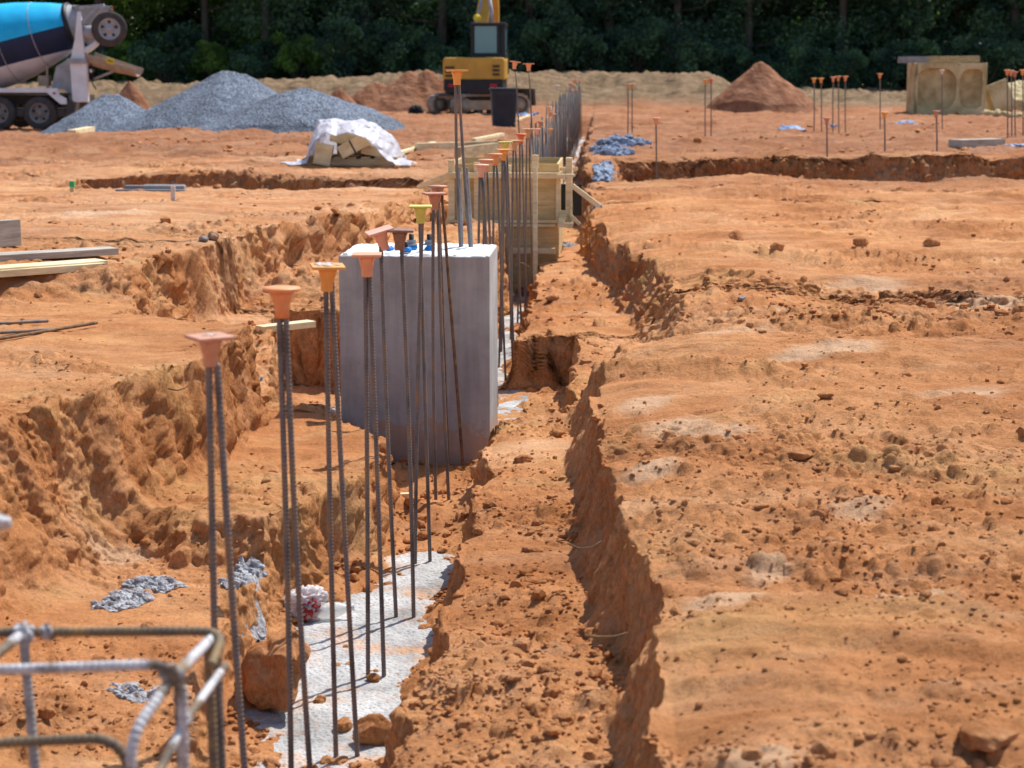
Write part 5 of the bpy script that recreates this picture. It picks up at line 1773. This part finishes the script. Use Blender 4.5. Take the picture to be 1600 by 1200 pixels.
# ------------------------------------------------------------------ excavator
def excavator():
    Y = 57.5
    s = F / Y
    c = atY(742, 181, Y)
    t = empty("excavator", (c[0], Y, c[2]))
    X = lambda px: (px - 742) / s
    Z = lambda py: (181 - py) / s
    # upper structure, seen from the rear
    h_ = MB(); x0, x1 = X(695), X(790)
    h_.prism([(x0 + .05, Z(92)), (x0, Z(96)), (x0, Z(126)), (x1, Z(126)), (x1, Z(96)), (x1 - .05, Z(92))], -.55, 1.5)
    hs = h_.build("engine_cover", M['yellow'], t, bevel=.05)
    cwt = MB(); cwt.prism([(x0 + .03, Z(125)), (x0 + .03, Z(140)), (x0 + .12, Z(147)), (x1 - .12, Z(147)), (x1 - .05, Z(140)), (x1 - .05, Z(125))], -.60, 1.5); cwt.build("counterweight", M['black'], t, bevel=.04)
    for k in range(3):
        v_ = MB()
        v_.box((X(706), -.58, Z(107 + 6.3 * k)), (.28, .05, .055)); v_.build("vent", M['black'], hs)
        v_ = MB()
        v_.box((X(777), -.58, Z(105 + 6.3 * k)), (.21, .05, .055)); v_.build("vent", M['black'], hs)
    for px in (720, 765):
        MB().lathe([(.12, Z(97)), (.10, Z(92) + .012)], 14, Matrix.Translation((X(px), -.3, 0))).build("filler_cap", M['yellowbright'], hs)
    for px in (709, 773):
        MB().box((X(px), -.62, Z(134)), (.22, .06, .11)).build("tail_lamp", M['redlamp'], t, bevel=.015)
    # cab frame with panes
    cx0, cx1, cy0, cy1, cz0, cz1 = X(736), X(789), .0, 1.3, Z(92), Z(39)
    cb = MB()
    for xx in (cx0 + .06, cx1 - .06):
        for yy in (cy0 + .05, cy1 - .05): cb.box((xx, yy, (cz0 + cz1) / 2), (.12, .1, cz1 - cz0))
    cb.box((X(779), cy0 + .05, (cz0 + cz1) / 2), (.11, .095, cz1 - cz0))
    cb.box(((cx0 + cx1) / 2, (cy0 + cy1) / 2, cz1 - .05), (cx1 - cx0 + .03, cy1 - cy0 + .06, .11))
    cb.box(((cx0 + cx1) / 2, (cy0 + cy1) / 2, cz0 + .06), (cx1 - cx0 + .01, cy1 - cy0 + .02, .16))
    cab = cb.build("cab", M['black'], t, bevel=.03)
    g_ = MB(); g_.box((X(759), cy0 + .02, (cz0 + cz1) / 2 + .02), (X(776) - X(742), .012, cz1 - cz0 - .2)); g_.build("rear_window", M['glass'], cab)
    g_ = MB(); g_.box((X(759), cy1 - .03, (cz0 + cz1) / 2 + .02), (X(780) - X(740), .012, cz1 - cz0 - .2)); g_.build("front_window", M['glass'], cab)
    for xx in (cx0 + .03, cx1 - .03):
        MB().box((xx, .65, (cz0 + cz1) / 2), (.012, 1.1, cz1 - cz0 - .2)).build("side_window", M['glass'], cab)
    sb = MB(); sb.box((X(762), .55, cz0 + .30), (.42, .12, .46)); sb.box((X(762), .75, cz0 + .17), (.42, .42, .1)); sb.build("seat", M['black'], cab, bevel=.03)
    MB().lathe([(.05, cz1), (.05, cz1 + .06)], 10, Matrix.Translation((X(741), .7, 0))).build("work_lamp", M['greypaint'], cab)
    mr = MB(); mr.tube([(cx1, .1, cz0 + .2), (cx1 + .10, 0, cz0 + .2), (cx1 + .10, 0, cz0 - .5)], .02, 6); mr.build("handrail", M['black'], t)
    # boom rising beyond the cab, arm beyond that
    bm = MB()
    def taper_beam(mb, pts, ws, hs_):
        V = []
        for (p, w, h) in zip(pts, ws, hs_):
            p = np.array(p)
            for sx, sz in ((-1, -1), (1, -1), (1, 1), (-1, 1)): V.append(p + np.array([sx * w / 2, sz * h * .7, sz * h * .3]))
        n = len(pts)
        Fc = [(i * 4 + j, i * 4 + (j + 1) % 4, (i + 1) * 4 + (j + 1) % 4, (i + 1) * 4 + j) for i in range(n - 1) for j in range(4)] + [(3, 2, 1, 0), tuple((n - 1) * 4 + j for j in range(4))]
        mb.add(V, Fc)
    taper_beam(bm, [(X(740), 1.5, 1.0), (X(741), 1.9, 2.0), (X(745), 2.3, Z(30)), (X(752), 2.9, 4.3), (X(756), 3.6, 4.9)], [.42, .44, .42, .36, .32], [.25, .3, .34, .3, .2])
    bo = bm.build("boom", M['yellow'], t, bevel=.02)
    tb = MB(); tb.tube([(X(737), 1.9, Z(75)), (X(736), 2.0, Z(45)), (X(743), 2.1, Z(10)), (X(746), 2.4, 4.0)], .028, 8); tb.build("hydraulic_hose", M['bluesheet'], bo, True)
    tb = MB(); tb.tube([(X(763), 1.7, Z(37)), (X(758), 2.2, Z(0)), (X(756), 2.7, 4.4)], .06, 12); tb.tube([(X(760), 1.65, Z(37)), (X(764), 1.8, Z(20)), (X(758), 2.2, Z(-2))], .02, 8); tb.build("lift_cylinder", M['greypaint'], bo, True)
    MB().lathe([(.0, -.06), (.12, -.05), (.12, .05), (0, .06)], 18, Matrix.Translation((X(740), 1.55, Z(30))) @ Matrix.Rotation(math.pi / 2, 4, 'X')).build("boom_lamp", M['yellowbright'], bo, True)
    am = MB(); taper_beam(am, [(X(756), 3.5, 4.9), (X(757), 4.6, 3.4), (X(757), 5.2, 1.4)], [.28, .3, .24], [.22, .3, .2]); am.build("arm", M['yellow'], t, bevel=.02)
    bk = MB(); bk.prism([(X(757) - .35, .9), (X(757) + .35, .9), (X(757) + .35, 1.4), (X(757) - .35, 1.4)], 4.7, 5.5); bk.build("bucket", M['darkiron'], t, bevel=.08)
    # undercarriage turned under the body
    U = Matrix.Translation((.06, .65, 0)) @ Matrix.Rotation(math.radians(34), 4, 'Z')
    u_ = empty("undercarriage"); u_.parent = t; u_.matrix_local = U
    tl, th_ = 2.6, .66
    for yy in (-.76, .76):
        r = th_ / 2
        pts = []
        for a in np.linspace(-math.pi / 2, math.pi / 2, 13): pts.append((tl / 2 - r + r * math.cos(a), r + r * math.sin(a)))
        for a in np.linspace(math.pi / 2, 3 * math.pi / 2, 13): pts.append((-tl / 2 + r + r * math.cos(a), r + r * math.sin(a)))
        pts = np.array(pts)
        inn = (pts - np.array([0, r])) * np.array([.955, .80]) + np.array([0, r])
        n = len(pts)
        V = [(p[0], yy + sy * .2, p[1]) for sy in (-1, 1) for p in pts] + [(p[0], yy + sy * .2, p[1]) for sy in (-1, 1) for p in inn]
        Fc = []
        for i in range(n):
            j = (i + 1) % n
            Fc += [(i, j, n + j, n + i), (2 * n + j, 2 * n + i, 3 * n + i, 3 * n + j), (j, i, 2 * n + i, 2 * n + j), (n + i, n + j, 3 * n + j, 3 * n + i)]
        mb = MB().add(V, Fc)
        # grouser pads along the belt
        cum = np.concatenate([[0], np.cumsum(np.linalg.norm(np.diff(np.vstack([pts, pts[:1]]), axis=0), axis=1))])
        for q in np.arange(0, cum[-1], .16):
            px_, pz_ = np.interp(q, cum, np.append(pts[:, 0], pts[0, 0])), np.interp(q, cum, np.append(pts[:, 1], pts[0, 1]))
            px2, pz2 = np.interp(q + .02, cum, np.append(pts[:, 0], pts[0, 0])), np.interp(q + .02, cum, np.append(pts[:, 1], pts[0, 1]))
            a = math.atan2(pz2 - pz_, px2 - px_)
            mb.box((px_, yy, pz_), (.05, .41, .05), Matrix.Rotation(-a, 3, 'Y'))
        tr = mb.build("track", M['greypaint'] if False else M['trackrubber'], u_)
        fr = MB(); fr.box((0, yy, r), (tl - .75, .26, .30)); fr.build("track_frame", M['tanpaint'], u_, bevel=.03)
        for sx in (-1, 1):
            w_ = MB(); w_.lathe([(0, -.17), (.14, -.17), (.14, -.14), (.22, -.13), (.22, .13), (.14, .14), (.14, .17), (0, .17)], 24, Matrix.Translation((sx * (tl / 2 - r), yy, r)) @ Matrix.Rotation(math.pi / 2, 4, 'X')); w_.build("idler_wheel", M['tanpaint'], u_, True)
        ro = MB()
        for k in range(3): ro.lathe([(.09, -.12), (.09, .12)], 14, Matrix.Translation((-.45 + .45 * k, yy, .13)) @ Matrix.Rotation(math.pi / 2, 4, 'X'))
        ro.build("rollers", M['darkiron'], u_)
    MB().box((0, 0, .42), (1.0, 1.3, .3)).build("car_body", M['darkiron'], u_)
    MB().lathe([(.5, .55), (.5, .72)], 24).build("slew_ring", M['darkiron'], u_)
    bl = MB(); bl.prism([(1.42, .30), (1.50, .30), (1.46, .80), (1.38, .82)], -.98, .98); bl.beam((.4, -.3, .40), (1.44, -.3, .5), .1, .1); bl.beam((.4, .3, .40), (1.44, .3, .5), .1, .1); bl.build("dozer_blade", M['darkiron'], u_)
    tag(t, "yellow and black tracked excavator seen from behind, boom raised out of view", "excavator")


M['trackrubber'] = pm("dusty_track", (.40, .33, .27), (.22, .18, .15), 6, .9, .4, .02, 20)
excavator()
q = at(650, 181, -.1)
b = crumple("black_bag", M['black'], (.40, .35, .30), 21, amp=.6); b.location = (q[0], q[1], gh(q[0], q[1]) + .13)
tag(b, "black crumpled bag on the ground at the excavator's left track", "rubbish bag")


# ------------------------------------------------------------------ right background: concrete box, slab, rubble
def concrete_box():
    Y = 58.0
    s = F / Y
    c = atY(1482, 170, Y)
    z = gh(c[0], Y)
    z = min(z, c[2])
    t = empty("concrete_box", (c[0], Y, z), -.02)
    X = lambda px: (px - 1482) / s
    Zt = lambda py: atY(1482, py, Y)[2] - z
    x0, x1, z1 = X(1428), X(1538), Zt(98)
    w = x1 - x0
    m_ = MB()
    th = .14
    m_.box((x0 + th / 2, .8, z1 / 2), (th, 1.6, z1)); m_.box((x1 - th / 2, .8, z1 / 2), (th, 1.6, z1)); m_.box((0, 1.53, z1 / 2), (w - 2 * th, th, z1 - .006)); m_.box((0, .8, .06), (w - 2 * th, 1.3, .12))
    m_.build("box_walls", M['tanconc'], t, bevel=.02)
    # front wall with two sunk rounded knock-out panels
    f_ = MB()
    def ring_panel(cx, cw, hh):
        n = 40
        outer, inner = [], []
        for k in range(n):
            a = 2 * math.pi * (k + .5) / n
            ca, sa = math.cos(a), math.sin(a)
            mx = max(abs(ca), abs(sa))
            outer.append((cx + ca / mx * cw / 2, z1 / 2 + sa / mx * z1 / 2))
            e = (abs(ca) ** 3 + abs(sa) ** 3) ** (1 / 3)
            inner.append((cx + ca / e * cw * .465, z1 * .5 + sa / e * hh / 2))
        V = [(p[0], 0, p[1]) for p in outer] + [(p[0], 0, p[1]) for p in inner] + [(p[0] * 1, .20, p[1]) for p in inner]
        Fc = []
        for k in range(n):
            j = (k + 1) % n
            Fc += [(k, j, n + j, n + k), (n + k, n + j, 2 * n + j, 2 * n + k)]
        Fc.append(tuple(2 * n + k for k in range(n)))
        f_.add(V, Fc)
    ring_panel(x0 + w * .305, w * .61, z1 * .80)
    ring_panel(x0 + w * .612 + w * .192, w * .384, z1 * .76)
    f_.build("front_wall", M['tanconc'], t)
    tag(t, "weathered tan precast concrete box with two round knockout panels", "concrete box")
    p_ = MB().box((0, 0, 0), (2.45, .35, .19)).build("timber_beam", M['oldwood'], None, bevel=.01)
    a = atY(1471, 98, Y)
    p_.location = (a[0], Y + .5, z + z1 + .10); p_.rotation_euler = (0, -.012, .1)
    e_ = MB().box((-.80, -.02, .003), (.86, .36, .195)); e_.build("grey_end", M['greyboard'], p_)
    tag(p_, "half grey beam lying across the top of the concrete box", "beam")
    q = atY(1560, 160, 59)
    b_ = MB().box((0, 0, 0), (.75, .3, .85), Matrix.Rotation(-.35, 3, 'Y')).build("concrete_slab", M['tanconc'], None, bevel=.02)
    b_.location = (q[0], 59, q[2] + .2); b_.rotation_euler = (-.2, 0, .3)
    tag(b_, "tan concrete slab leaning beside the concrete box", "concrete slab")
    rs_ = np.random.RandomState(4)
    heap("rubble_heap", 1530, 1680, 172, 60.5, [(1590, 122, 1.6), (1640, 118, 1.6)], M['tanconc'], "pale heap of broken concrete at the right border", "rubble heap", None, 31, .12)
    for k in range(5):
        x = 1545 + k * 13
        q = atY(x, 160 + 3 * (k % 3), 57.0 - .3 * k)
        rock_obj("concrete_chunk", q[0], q[1], (.45, .35, .28), M['tanconc'], ["broken concrete chunk touching the leaning slab", "second broken chunk right of the slab", "low broken chunk amid the rubble", "broken chunk behind the amber capped bar", "chunk at the right border of the rubble"][k], "concrete chunk", "broken concrete chunks", 40 + k, k, 3)


concrete_box()


# ------------------------------------------------------------------ trees
def leaves(rs_, centers, radii, n, size, jitter=.35):
    """leaf quads spread through blobs"""
    ci = rs_.randint(0, len(centers), n)
    d = rs_.randn(n, 3); d /= np.linalg.norm(d, axis=1)[:, None]
    rr = rs_.rand(n) ** (1 / 2.2)
    P = centers[ci] + d * rr[:, None] * radii[ci][:, None] * np.array([1, 1, .8])
    nrm = rs_.randn(n, 3) + np.array([0, 0, .9]); nrm /= np.linalg.norm(nrm, axis=1)[:, None]
    u = np.cross(nrm, rs_.randn(n, 3)); u /= np.linalg.norm(u, axis=1)[:, None]
    w = np.cross(nrm, u)
    s = size * (.6 + .8 * rs_.rand(n))[:, None]
    V = np.stack([P - u * s * .9, P + w * s * .42 - nrm * s * .06, P + u * s * .9 - nrm * s * .2, P - w * s * .42 - nrm * s * .06], 1).reshape(-1, 3)
    return V


def make_tree(seed, mat, low, hgt=13.0, nlow=8200, nup=2400, rad=3.1, label="", name="broadleaf_tree", group="trees of the wood"):
    rs_ = np.random.RandomState(seed)
    t = empty(name)
    # trunk with limbs
    tk = MB()
    lean = rs_.randn(2) * .4
    ks = np.linspace(0, 1, 9)
    pts = np.stack([lean[0] * ks ** 2 + .1 * rs_.randn(9) * ks, lean[1] * ks ** 2, ks * hgt * .85], 1)
    tk.tube(pts, .20 * (1 - ks * .8) + .02, 8)
    for k in range(11):
        z = hgt * (.08 + .07 * k); a = rs_.rand() * 6.28; L = rad * (.55 + .4 * rs_.rand()) * (1 - .4 * k / 11)
        b = np.array([np.interp(z, pts[:, 2], pts[:, 0]), np.interp(z, pts[:, 2], pts[:, 1]), z])
        tip = b + np.array([math.cos(a) * L, math.sin(a) * L, L * .35])
        midp = (b + tip) / 2 + np.array([0, 0, -.12 * L])
        tk.tube([b, midp, tip], [.06, .04, .012], 6)
    tk.build("trunk", M['bark'], t, True)
    C, Rr = [], []
    for k in range(46):
        z = low + rs_.rand() ** 1.5 * (hgt - low)
        env = rad * (math.sin(min(1, (z + 2.5) / hgt) * math.pi) ** .5)
        a = rs_.rand() * 6.28; q = env * math.sqrt(rs_.rand())
        C.append((math.cos(a) * q, math.sin(a) * q, z)); Rr.append(.55 + .75 * rs_.rand())
    C = np.array(C); Rr = np.array(Rr)
    lowm = C[:, 2] < 5.5
    if lowm.sum() < 3: lowm[:6] = True
    V = leaves(rs_, C[lowm], Rr[lowm], nlow, .105)
    upm = ~lowm
    if upm.sum() >= 1:
        V = np.concatenate([V, leaves(rs_, C[upm], Rr[upm] * 1.5, nup, .30)])
    Q = np.arange(len(V)).reshape(-1, 4)
    cr = fast_mesh("crown", V, Q, mat, False); cr.parent = t
    tag(t, label, "tree", group)
    return t


def shrub_proto(seed, mat, label):
    rs_ = np.random.RandomState(seed)
    t = empty("understory_shrub")
    st = MB()
    C, Rr = [], []
    for k in range(14):
        a = rs_.rand() * 6.28; q = 1.1 * math.sqrt(rs_.rand()); z = .3 + rs_.rand() * 1.9
        C.append((math.cos(a) * q, math.sin(a) * q, z)); Rr.append(.35 + .35 * rs_.rand())
        st.tube([(0, 0, 0), (C[-1][0] * .4, C[-1][1] * .4, z * .6), C[-1]], [.03, .02, .008], 5)
    st.build("stems", M['bark'], t, True)
    V = leaves(rs_, np.array(C), np.array(Rr), 4200, .085)
    o = fast_mesh("crown", V, np.arange(len(V)).reshape(-1, 4), mat, False); o.parent = t
    tag(t, label, "shrub", "shrubs at the edge of the wood")
    return t


def build_wood():
    rs_ = np.random.RandomState(21)
    dark = "dark leafy broadleaf tree in the shaded wood beyond the site"
    br = "brighter green tree with leaves coloured as sunlit behind the mixer truck"
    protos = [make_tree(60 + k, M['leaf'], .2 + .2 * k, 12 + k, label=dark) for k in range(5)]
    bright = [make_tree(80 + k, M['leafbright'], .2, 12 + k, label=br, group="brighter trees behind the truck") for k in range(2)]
    used = set()
    def put(p, x, y, sc, rz):
        o = p if p.name not in used else copy_tree(p)
        used.add(p.name)
        o.location = (x, y, gh(x, y) - .1); o.rotation_euler = (0, 0, rz); o.scale = (sc, sc, sc)
    i = 0
    for row, (y, sp, off) in enumerate(((79, 3.3, 0), (83, 3.3, 1.6), (88, 3.4, .6), (94, 3.2, 0), (98, 3.0, 1.5), (103, 3.0, .3))):
        x = -.34 * y - 4 + off
        while x < .235 * y + 5:
            jx, jy = rs_.randn() * .5, rs_.randn() * .8
            isb = x < -16.5 and row < 2 and rs_.rand() < .75
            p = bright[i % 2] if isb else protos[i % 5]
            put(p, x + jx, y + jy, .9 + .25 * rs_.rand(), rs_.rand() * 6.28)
            x += sp; i += 1
    sh = [shrub_proto(90, M['leaf'], "low dark shrub filling the edge of the shaded wood"), shrub_proto(91, M['leafbright'], "low bright shrub at the wood's edge behind the gravel"), shrub_proto(92, M['leaf'], "low dark shrub filling the edge of the shaded wood")]
    x = -29.0
    i = 0
    while x < 19:
        y = 75.5 + rs_.randn() * .5
        p = sh[1] if (x < -13 and i % 2) else sh[0 if i % 2 else 2]
        put(p, x, y, .75 + .4 * rs_.rand(), rs_.rand() * 6.28)
        x += 1.5 + rs_.rand() * .5; i += 1


build_wood()
